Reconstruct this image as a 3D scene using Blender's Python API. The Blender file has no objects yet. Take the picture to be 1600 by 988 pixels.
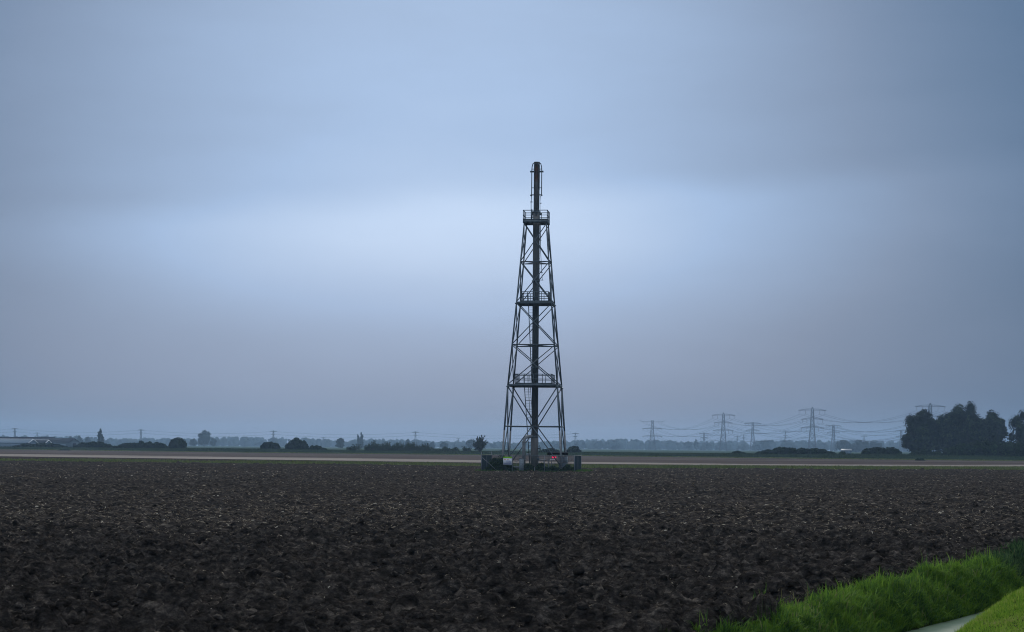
import bpy, math, random
import numpy as np
from mathutils import Matrix, Vector
R = math.radians
random.seed(7); RNG = np.random.default_rng(7)
sc = bpy.context.scene; COL = sc.collection
F = 3250.0; HOR = 699.0; ROLL = 0.008; EYE = 3.0      # focal length and horizon in photo pixels, eye height in metres

def at(px, d):                                        # world X of photo column px (at eye level) at distance d
    return (px - 800.0) * d / F
def hor(px): return HOR + (px - 800.0) * ROLL
def zat(px, py, d):                                   # height of a photo point at distance d
    return EYE + (hor(px) - py) * d / F

# ------------------------------------------------------------------ object helpers
def tag(o, label=None, cat=None, group=None, kind=None):
    if label: o['label'] = label
    if cat: o['category'] = cat
    if group: o['group'] = group
    if kind: o['kind'] = kind
    return o
def empty(name, loc=(0, 0, 0), rz=0.0, **k):
    o = bpy.data.objects.new(name, None); COL.objects.link(o)
    o.location = loc; o.rotation_euler = (0, 0, rz); o.empty_display_size = .3
    return tag(o, **k)
def mesh_np(name, verts, faces_groups, smooth=False):
    """faces_groups: list of int arrays (n,k)"""
    me = bpy.data.meshes.new(name)
    verts = np.asarray(verts, dtype=np.float32).reshape(-1, 3)
    fg = [np.asarray(f, dtype=np.int32) for f in faces_groups if len(f)]
    nl = sum(f.size for f in fg); nf = sum(len(f) for f in fg)
    me.vertices.add(len(verts)); me.vertices.foreach_set('co', verts.ravel())
    me.loops.add(nl); me.polygons.add(nf)
    me.loops.foreach_set('vertex_index', np.concatenate([f.ravel() for f in fg]))
    tot = np.concatenate([np.full(len(f), f.shape[1], np.int32) for f in fg])
    start = np.concatenate([[0], np.cumsum(tot)[:-1]]).astype(np.int32)
    me.polygons.foreach_set('loop_start', start)
    try: me.polygons.foreach_set('loop_total', tot)
    except Exception: pass
    if smooth: me.polygons.foreach_set('use_smooth', np.ones(nf, dtype=bool))
    me.update(calc_edges=True)
    return me
def obj(name, me, mat=None, parent=None, **k):
    o = bpy.data.objects.new(name, me); COL.objects.link(o)
    if mat and not len(me.materials): me.materials.append(mat)
    if parent: o.parent = parent
    return tag(o, **k)
class MB:
    def __init__(s): s.v = []; s.q = []; s.t = []; s.n = 0; s.ng = []
    def add(s, v, quads=(), tris=(), ngons=()):
        v = np.asarray(v, float).reshape(-1, 3)
        if len(quads): s.q.append(np.asarray(quads) + s.n)
        if len(tris): s.t.append(np.asarray(tris) + s.n)
        for g in ngons: s.ng.append(np.asarray([g]) + s.n)
        s.v.append(v); s.n += len(v); return s
    def box(s, c, size, M=None):
        c = np.array(c, float); h = np.array(size, float) / 2
        v = np.array([[x, y, z] for z in (-1, 1) for y in (-1, 1) for x in (-1, 1)]) * h
        if M is not None: v = v @ np.array(M.to_3x3()).T
        return s.add(v + c, [[0, 2, 3, 1], [4, 5, 7, 6], [0, 1, 5, 4], [2, 6, 7, 3], [0, 4, 6, 2], [1, 3, 7, 5]])
    def tube(s, pts, r, n=8, cap=True):
        pts = [np.array(p, float) for p in pts]
        rs = r if hasattr(r, '__len__') else [r] * len(pts)
        rings = []; up = None
        for i, p in enumerate(pts):
            a = pts[max(i - 1, 0)]; b = pts[min(i + 1, len(pts) - 1)]
            d = b - a; d /= max(np.linalg.norm(d), 1e-9)
            if up is None:
                up = np.array([0, 0, 1.]) if abs(d[2]) < .9 else np.array([1., 0, 0])
            e1 = np.cross(d, up); e1 /= max(np.linalg.norm(e1), 1e-9); e2 = np.cross(d, e1); up = -e2 if False else up
            an = np.arange(n) * 2 * np.pi / n
            rings.append(p + rs[i] * (np.cos(an)[:, None] * e1 + np.sin(an)[:, None] * e2))
        v = np.concatenate(rings); q = []
        for i in range(len(pts) - 1):
            for j in range(n):
                k = (j + 1) % n
                q.append([i * n + j, i * n + k, (i + 1) * n + k, (i + 1) * n + j])
        s.add(v, q)
        if cap:
            base = s.n - len(v)
            s.ng.append(np.array([list(range(n))[::-1]]) + base)
            s.ng.append(np.array([list(range(n))]) + base + (len(pts) - 1) * n)
        return s
    def build(s, name, mat, parent=None, smooth=False, **k):
        g = []
        if s.q: g.append(np.concatenate(s.q))
        if s.t: g.append(np.concatenate(s.t))
        by = {}
        for x in s.ng: by.setdefault(x.shape[1], []).append(x)
        for x in by.values(): g.append(np.concatenate(x))
        return obj(name, mesh_np(name, np.concatenate(s.v), g, smooth), mat, parent, **k)

# ------------------------------------------------------------------ noise (numpy)
def _h(ix, iy, s):
    n = (ix.astype(np.int64) * 374761393 + iy.astype(np.int64) * 668265263 + s * 974711) & 0x7fffffff
    n = ((n ^ (n >> 13)) * 1274126177) & 0x7fffffff
    return ((n ^ (n >> 16)) & 0xffff) / 65535.0
def vnoise(x, y, s=0):
    ix = np.floor(x); iy = np.floor(y); fx = x - ix; fy = y - iy
    fx = fx * fx * (3 - 2 * fx); fy = fy * fy * (3 - 2 * fy)
    a = _h(ix, iy, s); b = _h(ix + 1, iy, s); c = _h(ix, iy + 1, s); d = _h(ix + 1, iy + 1, s)
    return (a + (b - a) * fx) * (1 - fy) + (c + (d - c) * fx) * fy
def fbm(x, y, s=0, o=4):
    t = 0; a = .5
    for i in range(o): t = t + a * vnoise(x * 2 ** i, y * 2 ** i, s + i); a *= .5
    return t / (1 - .5 ** o)
def clods(x, y, s=0):
    """rounded lumps of random height, one per cell"""
    ix = np.floor(x); iy = np.floor(y); best = np.zeros_like(x)
    for dx in (-1, 0, 1):
        for dy in (-1, 0, 1):
            cx = ix + dx; cy = iy + dy
            px = cx + .15 + .7 * _h(cx, cy, s); py = cy + .15 + .7 * _h(cx, cy, s + 1)
            rr = .35 + .5 * _h(cx, cy, s + 2); hh = .15 + .85 * _h(cx, cy, s + 3) ** 1.5
            an = 6.28 * _h(cx, cy, s + 4); ca = np.cos(an); sa = np.sin(an)
            u = (x - px) * ca + (y - py) * sa; v = ((y - py) * ca - (x - px) * sa) * 1.5
            k = hh * np.sqrt(np.clip(1 - (u * u + v * v) / (rr * rr), 0, 1))
            best = np.maximum(best, k)
    return best
def sstep(a, b, x):
    t = np.clip((x - a) / (b - a), 0, 1); return t * t * (3 - 2 * t)

# ------------------------------------------------------------------ materials
def nt(m):
    m.use_nodes = True; return m.node_tree, m.node_tree.nodes, m.node_tree.links
def ramp(N, stops):
    r = N.new('ShaderNodeValToRGB')
    while len(r.color_ramp.elements) > 1: r.color_ramp.elements.remove(r.color_ramp.elements[-1])
    r.color_ramp.elements[0].position = stops[0][0]; r.color_ramp.elements[0].color = (*stops[0][1], 1)
    for p, c in stops[1:]:
        e = r.color_ramp.elements.new(p); e.color = (*c, 1)
    return r
def noise_mat(name, stops, scale=5., detail=6, rough=.8, bump=0., bscale=30., metal=0., spec=.3, stretch=(1, 1, 1), translucent=0.):
    m = bpy.data.materials.new(name); T, N, L = nt(m); b = N['Principled BSDF']
    g = N.new('ShaderNodeNewGeometry'); mp = N.new('ShaderNodeMapping'); mp.inputs['Scale'].default_value = stretch
    L.new(g.outputs['Position'], mp.inputs[0])
    n = N.new('ShaderNodeTexNoise'); n.inputs['Scale'].default_value = scale; n.inputs['Detail'].default_value = detail
    n.inputs['Roughness'].default_value = .65
    L.new(mp.outputs[0], n.inputs['Vector'])
    r = ramp(N, stops); L.new(n.outputs[0], r.inputs[0]); L.new(r.outputs[0], b.inputs['Base Color'])
    b.inputs['Roughness'].default_value = rough; b.inputs['Metallic'].default_value = metal
    b.inputs['Specular IOR Level'].default_value = spec
    if bump:
        n2 = N.new('ShaderNodeTexNoise'); n2.inputs['Scale'].default_value = bscale; n2.inputs['Detail'].default_value = 5
        L.new(g.outputs['Position'], n2.inputs['Vector'])
        bp = N.new('ShaderNodeBump'); bp.inputs['Strength'].default_value = bump; bp.inputs['Distance'].default_value = .05
        L.new(n2.outputs[0], bp.inputs['Height']); L.new(bp.outputs[0], b.inputs['Normal'])
    return m
def leaf_mat(name, stops, trans=.25, nscale=.5, mixn=.5, rough=.8, spec=.03):
    """per-leaf random tone mixed with slow variation through the plant"""
    m = bpy.data.materials.new(name); T, N, L = nt(m); b = N['Principled BSDF']; out = N['Material Output']
    g = N.new('ShaderNodeNewGeometry'); n = N.new('ShaderNodeTexNoise'); n.inputs['Scale'].default_value = nscale; n.inputs['Detail'].default_value = 3
    L.new(g.outputs['Position'], n.inputs['Vector'])
    mx = N.new('ShaderNodeMix'); mx.inputs[0].default_value = mixn
    L.new(g.outputs['Random Per Island'], mx.inputs[2]); L.new(n.outputs[0], mx.inputs[3])
    r = ramp(N, stops); L.new(mx.outputs[0], r.inputs[0]); L.new(r.outputs[0], b.inputs['Base Color'])
    b.inputs['Roughness'].default_value = rough; b.inputs['Specular IOR Level'].default_value = spec
    if trans:
        t = N.new('ShaderNodeBsdfTranslucent'); L.new(r.outputs[0], t.inputs[0])
        ms = N.new('ShaderNodeMixShader'); ms.inputs[0].default_value = trans
        L.new(b.outputs[0], ms.inputs[1]); L.new(t.outputs[0], ms.inputs[2]); L.new(ms.outputs[0], out.inputs[0])
    return m
def plain(name, c, rough=.6, metal=0., var=.15, scale=3.):
    c = np.array(c); return noise_mat(name, [(.3, tuple(c * (1 - var))), (.7, tuple(np.minimum(c * (1 + var), .95)))], scale, 4, rough, metal=metal, spec=.0)

M = {}
M['steel'] = noise_mat('painted steel', [(0.3, (0.0458, 0.068, 0.0806)), (0.6, (0.0936, 0.12, 0.1306)), (0.75, (0.1248, 0.1, 0.0806))], 2.2, 6, .55, spec=.4)
M['galv'] = noise_mat('galvanised steel', [(.3, (.11, .125, .135)), (.7, (.21, .225, .24))], 3, 5, .6, metal=.1, spec=.15)
M['legfoot'] = noise_mat('worn pale steel', [(.3, (.18, .18, .18)), (.7, (.32, .32, .31))], 2, 5, .6)
def stack_material():
    m = bpy.data.materials.new('weathered flare pipe'); T, N, L = nt(m); b = N['Principled BSDF']
    g = N.new('ShaderNodeNewGeometry'); sp = N.new('ShaderNodeSeparateXYZ'); L.new(g.outputs['Position'], sp.inputs[0])
    mr = N.new('ShaderNodeMapRange'); mr.inputs[1].default_value = 0; mr.inputs[2].default_value = 38; L.new(sp.outputs[2], mr.inputs[0])
    n = N.new('ShaderNodeTexNoise'); n.inputs['Scale'].default_value = 1.6; n.inputs['Detail'].default_value = 6; n.inputs['Roughness'].default_value = .7
    mp = N.new('ShaderNodeMapping'); mp.inputs['Scale'].default_value = (1, 1, .35); L.new(g.outputs['Position'], mp.inputs[0]); L.new(mp.outputs[0], n.inputs['Vector'])
    ad = N.new('ShaderNodeMath'); ad.operation = 'MULTIPLY_ADD'; ad.inputs[1].default_value = .03; L.new(n.outputs[0], ad.inputs[0]); L.new(mr.outputs[0], ad.inputs[2])
    r = ramp(N, [(.0, (.19, .185, .17)), (.10, (.2, .19, .175)), (.17, (.10, .105, .10)), (.3, (.045, .055, .055)), (.78, (.04, .05, .052)), (.83, (.2, .2, .195)), (.93, (.2, .195, .185)),
                 (.945, (.16, .065, .025)), (.963, (.055, .035, .03)), (.972, (.13, .05, .02)), (.985, (.02, .022, .022)), (1., (.012, .012, .014))])
    L.new(ad.outputs[0], r.inputs[0])
    mx = N.new('ShaderNodeMix'); mx.data_type = 'RGBA'; mx.blend_type = 'MULTIPLY'; mx.inputs[0].default_value = .8
    r2 = ramp(N, [(.3, (.6, .6, .6)), (.7, (1.25, 1.2, 1.15))]); L.new(n.outputs[0], r2.inputs[0])
    L.new(r.outputs[0], mx.inputs[6]); L.new(r2.outputs[0], mx.inputs[7]); L.new(mx.outputs[2], b.inputs['Base Color'])
    b.inputs['Roughness'].default_value = .65
    return m
M['stack'] = stack_material()
M['soil'] = noise_mat('dark ploughed clay', [(0.38, (0.0076, 0.0067, 0.0059)), (0.49, (0.0336, 0.029, 0.0252)), (0.57, (0.0773, 0.0651, 0.0549)), (0.66, (0.21, 0.176, 0.1395))], 4.2, 15, .9, bump=1., bscale=22, spec=0., stretch=(.65, 1.1, 1.3))  # darkest noise tones paint in crevice shade between clods; palest are straw residue
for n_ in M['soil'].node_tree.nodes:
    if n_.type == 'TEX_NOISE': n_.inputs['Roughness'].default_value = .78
M['brownfield'] = noise_mat('harrowed brown soil', [(.40, (.045, .036, .034)), (.49, (.105, .085, .075)), (.53, (.085, .066, .06)), (.60, (.21, .18, .155))], .06, 12, .9, stretch=(.05, 1., 1), spec=0.)
M['darkband'] = noise_mat('bare dark soil', [(0.3, (0.03, 0.0225, 0.021)), (0.7, (0.065, 0.05, 0.045))], .5, 8, .9, spec=0.)
M['stubble'] = noise_mat('pale stubble', [(.35, (.17, .14, .12)), (.5, (.27, .235, .2)), (.65, (.38, .34, .3))], .07, 10, .9, stretch=(.08, 1., 1), spec=0.)
M['verge'] = noise_mat('short rough grass', [(.3, (.045, .06, .018)), (.5, (.06, .09, .022)), (.7, (.1, .12, .04))], .35, 8, .9, spec=0.)
M['levee'] = noise_mat('dull dark grass', [(0.3, (0.0165, 0.03, 0.0165)), (0.5, (0.0225, 0.0413, 0.0195)), (0.7, (0.045, 0.0488, 0.0263))], .08, 8, .9, spec=0.)
M['pasture'] = noise_mat('far pasture', [(.3, (.03, .05, .025)), (.7, (.06, .08, .035))], .02, 8, .9, spec=0.)
M['bank'] = noise_mat('grassy bank earth', [(.3, (.02, .03, .01)), (.7, (.04, .055, .018))], 3, 8, .9, bump=.5, spec=0.)
M['grass'] = leaf_mat('lush bank grass', [(0.22, (0.0255, 0.0638, 0.0266)), (0.38, (0.051, 0.119, 0.0285)), (0.52, (0.119, 0.2295, 0.0285)), (0.66, (0.1615, 0.2805, 0.0333)), (0.82, (0.2295, 0.3315, 0.0855)), (0.93, (0.34, 0.323, 0.19))], .45, 1.6, .68)
M['stalk'] = leaf_mat('dry seed stalks', [(.2, (.12, .13, .04)), (.8, (.3, .26, .14))], .3, 1, .2)
M['reed'] = leaf_mat('blue green reeds', [(.25, (.012, .028, .014)), (.45, (.032, .07, .03)), (.65, (.07, .13, .045)), (.9, (.12, .18, .07))], .3, 1.2, .5)
M['mown'] = leaf_mat('yellowing mown grass', [(.25, (.08, .17, .015)), (.45, (.18, .33, .03)), (.6, (.28, .38, .05)), (.76, (.36, .33, .13)), (.95, (.34, .27, .16))], .35, 1.4, .65)
M['vgrass'] = leaf_mat('verge tufts', [(.2, (.06, .075, .03)), (.5, (.12, .15, .05)), (.9, (.22, .22, .1))], .2, .05, .5)
M['cgrass'] = leaf_mat('compound grass', [(.2, (.03, .06, .016)), (.55, (.07, .14, .03)), (.9, (.13, .21, .06))], .25, .6, .5)
M['weeds'] = leaf_mat('dull weeds', [(.2, (.02, .035, .018)), (.6, (.032, .055, .025)), (.95, (.07, .075, .04))], .15, .03, .5)
M['leaf'] = leaf_mat('dark tree leaves', [(.30, (.0015, .004, .003)), (.48, (.005, .012, .007)), (.62, (.022, .038, .014)), (.78, (.07, .095, .035))], .15, .22, .72)  # lightest tones paint top-lit foliage clumps into the colour, scattered by noise
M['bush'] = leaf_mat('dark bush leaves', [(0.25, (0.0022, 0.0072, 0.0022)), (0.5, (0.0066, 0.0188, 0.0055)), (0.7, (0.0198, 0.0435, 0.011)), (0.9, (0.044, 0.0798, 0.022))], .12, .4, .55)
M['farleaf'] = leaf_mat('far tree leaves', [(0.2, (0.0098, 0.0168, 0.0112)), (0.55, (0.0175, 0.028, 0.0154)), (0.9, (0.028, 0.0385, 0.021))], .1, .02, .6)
M['shrub'] = leaf_mat('compound shrub leaves', [(.2, (.006, .014, .005)), (.45, (.018, .042, .012)), (.7, (.05, .09, .028)), (.95, (.09, .13, .045))], .2, 1.2, .5)
M['bark'] = noise_mat('bark', [(.3, (.035, .03, .025)), (.7, (.08, .07, .06))], 6, 6, .9)
M['straw'] = leaf_mat('straw litter', [(0.1, (0.13, 0.1011, 0.0723)), (0.6, (0.289, 0.2312, 0.1663)), (0.88, (0.4769, 0.4046, 0.289)), (0.98, (0.867, 0.7948, 0.6502))], .1, .2, .1)
M['pylon'] = plain('pylon steel', (.06, .065, .075), .6, .2)
M['cable'] = plain('cable', (.03, .03, .035), .6)
M['wire'] = plain('fence wire', (.05, .07, .08), .6)
M['insul'] = plain('insulator', (.1, .1, .11), .4)
M['white'] = plain('white panel', (.75, .75, .76), .5, var=.05)
M['lime'] = plain('lime green', (.25, .6, .03), .5, var=.05)
M['ink'] = plain('blue print', (.13, .15, .4), .5, var=.05)
M['orange'] = plain('orange print', (.8, .28, .16), .5, var=.05)
M['cab'] = plain('grey cabinet', (.34, .38, .4), .5, var=.12)
M['cabdark'] = plain('blue grey cabinet', (.09, .12, .14), .5, var=.2)
M['black'] = plain('black panel', (.008, .009, .012), .9)
M['black'].node_tree.nodes['Principled BSDF'].inputs['Specular IOR Level'].default_value = .02
M['conc'] = plain('concrete', (.28, .27, .26), .85)
M['roofdark'] = plain('dark roof', (.018, .016, .026), .9)
M['roofgrey'] = plain('grey roof', (.04, .045, .055), .9)
M['wallgrey'] = plain('barn wall', (.1, .13, .15), .8)
M['glasshouse'] = plain('greenhouse glass', (.2, .25, .3), .6)
M['brick'] = plain('brick wall', (.14, .09, .075), .85)

def water_mat():
    m = bpy.data.materials.new('duckweed water'); T, N, L = nt(m); b = N['Principled BSDF']
    g = N.new('ShaderNodeNewGeometry'); n = N.new('ShaderNodeTexNoise'); n.inputs['Scale'].default_value = 1.3; n.inputs['Detail'].default_value = 10; n.inputs['Roughness'].default_value = .7
    L.new(g.outputs['Position'], n.inputs['Vector'])
    r = ramp(N, [(.25, (.09, .14, .07)), (.45, (.14, .2, .12)), (.75, (.17, .235, .155))]); L.new(n.outputs[0], r.inputs[0]); L.new(r.outputs[0], b.inputs['Base Color'])
    b.inputs['Roughness'].default_value = .6; b.inputs['Specular IOR Level'].default_value = .2
    n2 = N.new('ShaderNodeTexNoise'); n2.inputs['Scale'].default_value = 40; L.new(g.outputs['Position'], n2.inputs['Vector'])
    bp = N.new('ShaderNodeBump'); bp.inputs['Strength'].default_value = .3; bp.inputs['Distance'].default_value = .01
    L.new(n2.outputs[0], bp.inputs['Height']); L.new(bp.outputs[0], b.inputs['Normal'])
    return m
M['water'] = water_mat()
def red_mat():
    m = bpy.data.materials.new('red lamp'); T, N, L = nt(m); b = N['Principled BSDF']
    b.inputs['Base Color'].default_value = (.8, .02, .08, 1); b.inputs['Emission Color'].default_value = (1, .015, .09, 1); b.inputs['Emission Strength'].default_value = 1.3
    return m
M['red'] = red_mat()

# ------------------------------------------------------------------ the ground: one height field on a polar grid
CA, SA = math.cos(R(25)), math.sin(R(25))
def nt_coord(x, y): return CA * x - SA * y, SA * x + CA * y     # across / along the ditch
BX = np.array([-400, 0, 330, 650, 900, 1180, 1400, 1600, 2000.])
def bound(offs):
    return lambda a: 9750. / np.interp(a * F + 800, BX, np.array([offs[0] - 1.] + offs + [offs[-1] - 1.]))
B_soil = bound([27.4, 30.4, 30.9, 33.2, 31.5, 31.2, 29.6])
B_grass = bound([23.9, 25.3, 26.2, 28.2, 27.0, 26.2, 24.6])
B_dark = bound([19.9, 21.8, 23.7, 25.0, 25.5, 24.7, 23.1])
B_light = bound([16.4, 18.3, 19.7, 22.2, 23.0, 22.2, 20.6])
B_levee = bound([9.4, 11.3, 12.2, 12.7, 13.5, 14.2, 14.6])
PROF_N = np.array([-12.2, -11.5, -11.0, -10.6, -10.35, -10.15, -9.5, -8.8, -8.6, -8.2, -7.75, -7.2, -5.5, -3., 3, 8])
PROF_Z = np.array([0, .04, .12, -.10, -.40, -.62, -.9, -.9, -.62, -.25, .02, .12, .3, .75, .9, .85])
def ditch_n(x, y):
    n, t = nt_coord(x, y)
    return n + .16 * np.sin(t * .33 + .5) + .35 * (vnoise(t * .25, t * 0, 5) - .5)
def base_z(x, y):
    n = ditch_n(x, y); t = nt_coord(x, y)[1]
    z = np.interp(n, PROF_N, PROF_Z) + .42 * sstep(32, 43, t) * sstep(-8.7, -7.8, n)
    z = z + .3 * (fbm(x * .9, y * .9, 55, 3) - .5) * np.interp(n, [-11.6, -11.2, -10.3, -10.2], [0, 1, 1, 0]) 
    r = np.maximum(y, 1); a = x / r
    bl = B_levee(a)
    lev = sstep(0, 45, r - bl) * (1 - sstep(70, 110, r - bl)) * 1.15
    z = z + np.where(y > 200, lev, 0)
    return z
def soil_mask(x, y):
    n = ditch_n(x, y); a = x / np.maximum(y, 1)
    e = .5 * (fbm(x * .8, y * .8, 77, 3) - .5); t = nt_coord(x, y)[1]
    return (n < -11.55 + 1.3 * e + .75 * (1 - sstep(31, 42, t))) & (np.hypot(x, y) < B_soil(a) + 4 * (vnoise(x * .1, y * .1, 3) - .5)) | ((y <= 0) & (n < -11.6))
def rough(x, y):
    d = np.hypot(x, y)
    patch = .55 + .9 * fbm(x * .07 + 3, y * .045, 21, 3)
    near = .75 * (1 - sstep(52, 80, d)) + .95
    pad = 1 - (1 - sstep(5.5, 8, np.abs(x - 2.3))) * (1 - sstep(5.2, 7.5, np.abs(y - 250)))
    return patch * near * (.1 + .9 * pad)
def soil_z(x, y):
    k = rough(x, y)
    wx = x + .25 * (vnoise(x * 2.2, y * 2.2, 31) - .5); wy = y + .25 * (vnoise(x * 2.2, y * 2.2, 32) - .5)
    z = .16 * clods(wx / 1.0 + 4, wy / .66, 46) ** 1.5 + .10 * clods(wx / .55, wy / .36, 41) + .05 * clods(wx / .25 + 9, wy / .17, 51) + .02 * clods(x / .12, y / .085, 61)
    z += .12 * (1 - 2 * np.abs(fbm(x * 1.5, y * 3.1, 73, 4) - .5) * 2.4) * (.4 + vnoise(x * .8, y * 1.3, 74)) * .6
    z += .14 * (fbm(x * .7, y * .7, 71, 3) - .5) + .16 * (fbm(x * .12, y * .45, 75, 2) - .5)
    z += .16 * clods(x / 1.1, y / 1.3, 81) ** 2 * sstep(60, 95, np.hypot(x, y))
    return z * k * (1.22 - .22 * sstep(60, 120, np.hypot(x, y)))
def ang_cols():
    fine = np.radians(np.linspace(-18, 18, 1000)); co = np.radians(np.linspace(18, 342, 131))[1:-1]
    return np.concatenate([fine, co])
ang = ang_cols()
def geo(a, b, k): return a * (b / a) ** (np.arange(int(math.log(b / a) / k)) / int(math.log(b / a) / k))
rad = np.concatenate([geo(3, 27, .03), geo(27, 330, .0015), geo(330, 1300, .006), geo(1300, 6000, .03), [6000.]])
A_, R_ = np.meshgrid(ang, rad)
GX = (R_ * np.sin(A_)); GY = (R_ * np.cos(A_)); shp = GX.shape
GX = GX.ravel(); GY = GY.ravel()
GZ = base_z(GX, GY)
GN = ditch_n(GX, GY)
sm = soil_mask(GX, GY); infr = (np.abs(np.tile(ang, shp[0])) < .32)
idx = np.where(sm & infr)[0]
GZ[idx] += soil_z(GX[idx], GY[idx])
idx = np.where(~sm & infr & (GY < 330) & (GY > 20) & (np.abs(GN + 9.2) > .7))[0]
GZ[idx] += .09 * (fbm(GX[idx] * 1.6, GY[idx] * 1.6, 91, 3) - .5)
nr, nc = shp
jj = np.arange(nc); jn = (jj + 1) % nc
rows = np.arange(nr - 1)[:, None] * nc
Q = np.stack([rows + jj, rows + jn, rows + nc + jn, rows + nc + jj], -1).reshape(-1, 4)
fx = GX[Q].mean(1); fy = GY[Q].mean(1); fn = ditch_n(fx, fy); fr = np.hypot(fx, fy); fa = fx / np.maximum(fy, 1)
fs = soil_mask(fx, fy)
front = fy > 0
zone = np.full(len(Q), 6)                                   # far pasture / ground
zone[(fn > -12.9) & ~fs & (fr < 330)] = 1                    # grassy banks of the ditch
zone[fs] = 0
w = lambda s, k=3.: k * (vnoise(fx * .08, fy * .08, s) - .5)
o = front & ~fs & (zone != 1)
zone[o & (fr < B_grass(fa) + w(4))] = 2
zone[o & (fr >= B_grass(fa) + w(4)) & (fr < B_dark(fa) + w(6))] = 3
zone[o & (fr >= B_dark(fa) + w(6)) & (fr < B_light(fa) + w(7))] = 4
zone[o & (fr >= B_light(fa) + w(7)) & (fr < B_levee(fa))] = 5
zone[o & (fr >= B_levee(fa)) & (fr < B_levee(fa) + 110)] = 7
GV = np.stack([GX, GY, GZ], 1)
def zone_obj(k, name, mat):
    q = Q[zone == k]
    if k == 6:                                              # close the little hole under the camera
        pass
    u, inv = np.unique(q, return_inverse=True)
    o = obj(name, mesh_np(name, GV[u], [inv.reshape(-1, 4)], smooth=(k != 0)), mat, kind='structure')
    return o
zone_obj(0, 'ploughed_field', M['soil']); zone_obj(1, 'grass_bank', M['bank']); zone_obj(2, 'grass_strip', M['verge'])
zone_obj(3, 'dark_soil_strip', M['darkband']); zone_obj(4, 'stubble_field', M['stubble']); zone_obj(5, 'brown_field', M['brownfield'])
zone_obj(7, 'embankment', M['levee']); zone_obj(6, 'ground', M['pasture'])
# water
ts = np.arange(-40, 400, 2.)
wv = []; 
for t in ts:
    for n in (-10.7, -8.3):
        wv.append((CA * n + SA * t, -SA * n + CA * t, -.6))
wq = [[2 * i, 2 * i + 1, 2 * i + 3, 2 * i + 2] for i in range(len(ts) - 1)]
obj('water', mesh_np('water', wv, [wq]), M['water'], kind='structure')

# ------------------------------------------------------------------ blades of grass
def blades(pts, h, w, lean=.35, seg=2, droop=.5, hv=.4):
    """pts (n,3) roots; returns verts, quads, tris : curved tapering blades"""
    n = len(pts); H = h * (1 + hv * (RNG.random(n) * 2 - 1)) if np.isscalar(h) else h
    az = RNG.random(n) * 2 * np.pi; face = az + np.pi / 2 + RNG.normal(0, .5, n)
    L = np.abs(RNG.normal(lean, lean * .5, n))
    dirx, diry = np.cos(az) * L, np.sin(az) * L
    sx, sy = np.cos(face) * w * .5, np.sin(face) * w * .5
    V = np.zeros((n, 2 * seg + 1, 3))
    for i in range(seg):
        s = i / seg; b = s ** 1.6
        cx = pts[:, 0] + dirx * H * b; cy = pts[:, 1] + diry * H * b; cz = pts[:, 2] + H * s * (1 - droop * s * s * L)
        k = 1 - .35 * s
        V[:, 2 * i] = np.stack([cx - sx * k, cy - sy * k, cz], 1); V[:, 2 * i + 1] = np.stack([cx + sx * k, cy + sy * k, cz], 1)
    V[:, -1] = np.stack([pts[:, 0] + dirx * H, pts[:, 1] + diry * H, pts[:, 2] + H * (1 - droop * L)], 1)
    b0 = (np.arange(n) * (2 * seg + 1))[:, None]
    q = np.concatenate([b0 + np.array([2 * i, 2 * i + 1, 2 * i + 3, 2 * i + 2]) for i in range(seg - 1)]) if seg > 1 else np.zeros((0, 4), int)
    t = b0 + np.array([2 * seg - 2, 2 * seg - 1, 2 * seg])
    return V.reshape(-1, 3), q, t
def blade_obj(name, sets, mat, **k):
    vs, qs, tsx, n = [], [], [], 0
    for v, q, t in sets:
        vs.append(v); qs.append(q + n); tsx.append(t + n); n += len(v)
    return obj(name, mesh_np(name, np.concatenate(vs), [np.concatenate(qs), np.concatenate(tsx)]), mat, **k)
def scatter_nt(count, n0, n1, t0, t1):
    n = RNG.uniform(n0, n1, count); t = RNG.uniform(t0, t1, count)
    return CA * n + SA * t, -SA * n + CA * t
# left bank : lush, then reeds further along
def bank_pts(count, n0, n1, t0, t1, patch=0., seed=0):
    x, y = scatter_nt(count, n0, n1, t0, t1)
    z = base_z(x, y); k = (z > -.6)
    if patch: k &= fbm(x * 1.3, y * 1.3, seed, 2) > patch
    return np.stack([x, y, z - .02], 1)[k]
p1 = bank_pts(160000, -11.7, -10.0, 30, 52); n1, t1 = nt_coord(p1[:, 0], p1[:, 1])
kp = n1 > -11.7 + .8 * (1 - sstep(31, 42, t1)) + .8 * (fbm(t1 * 1.2, t1 * 0, 4, 3) - .5); p1 = p1[kp]; n1 = n1[kp]; t1 = t1[kp]
n1 = n1 - .75 * (1 - sstep(31, 42, t1)) * (n1 < -10.6)
def tuft(x, y, s, sc=.45):
    return clods(x / sc, y / sc, s)
kp = (fbm(p1[:, 0] * 2.2, p1[:, 1] * 2.2, 15, 2) > .34) | (RNG.random(len(p1)) < .3); p1 = p1[kp]; n1 = n1[kp]
hh = (.10 + .2 * tuft(p1[:, 0], p1[:, 1], 12, .33) + .42 * fbm(p1[:, 0] * 1.3, p1[:, 1] * 1.3, 13, 4) ** 1.6) * (1 + .7 * (RNG.random(len(p1)) < .05)) * (.5 + .7 * RNG.random(len(p1))) * np.interp(n1, [-11.7, -11.2, -10], [.5, 1, .9])
p2 = bank_pts(16000, -12.6, -11.2, 30, 70, .5, 8)
n2, t2 = nt_coord(p2[:, 0], p2[:, 1]); p2 = p2[n2 > -12.6 + .8 * (1 - sstep(31, 42, t2))]
p5 = bank_pts(420, -11.5, -10.2, 31, 60)
blade_obj('grass', [blades(p1, hh, .021, .6, 3, .6), blades(p2, .2, .016, .5, 2)], M['grass'], kind='stuff', label='lush green grass on the far bank of the ditch', cat='grass')
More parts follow.
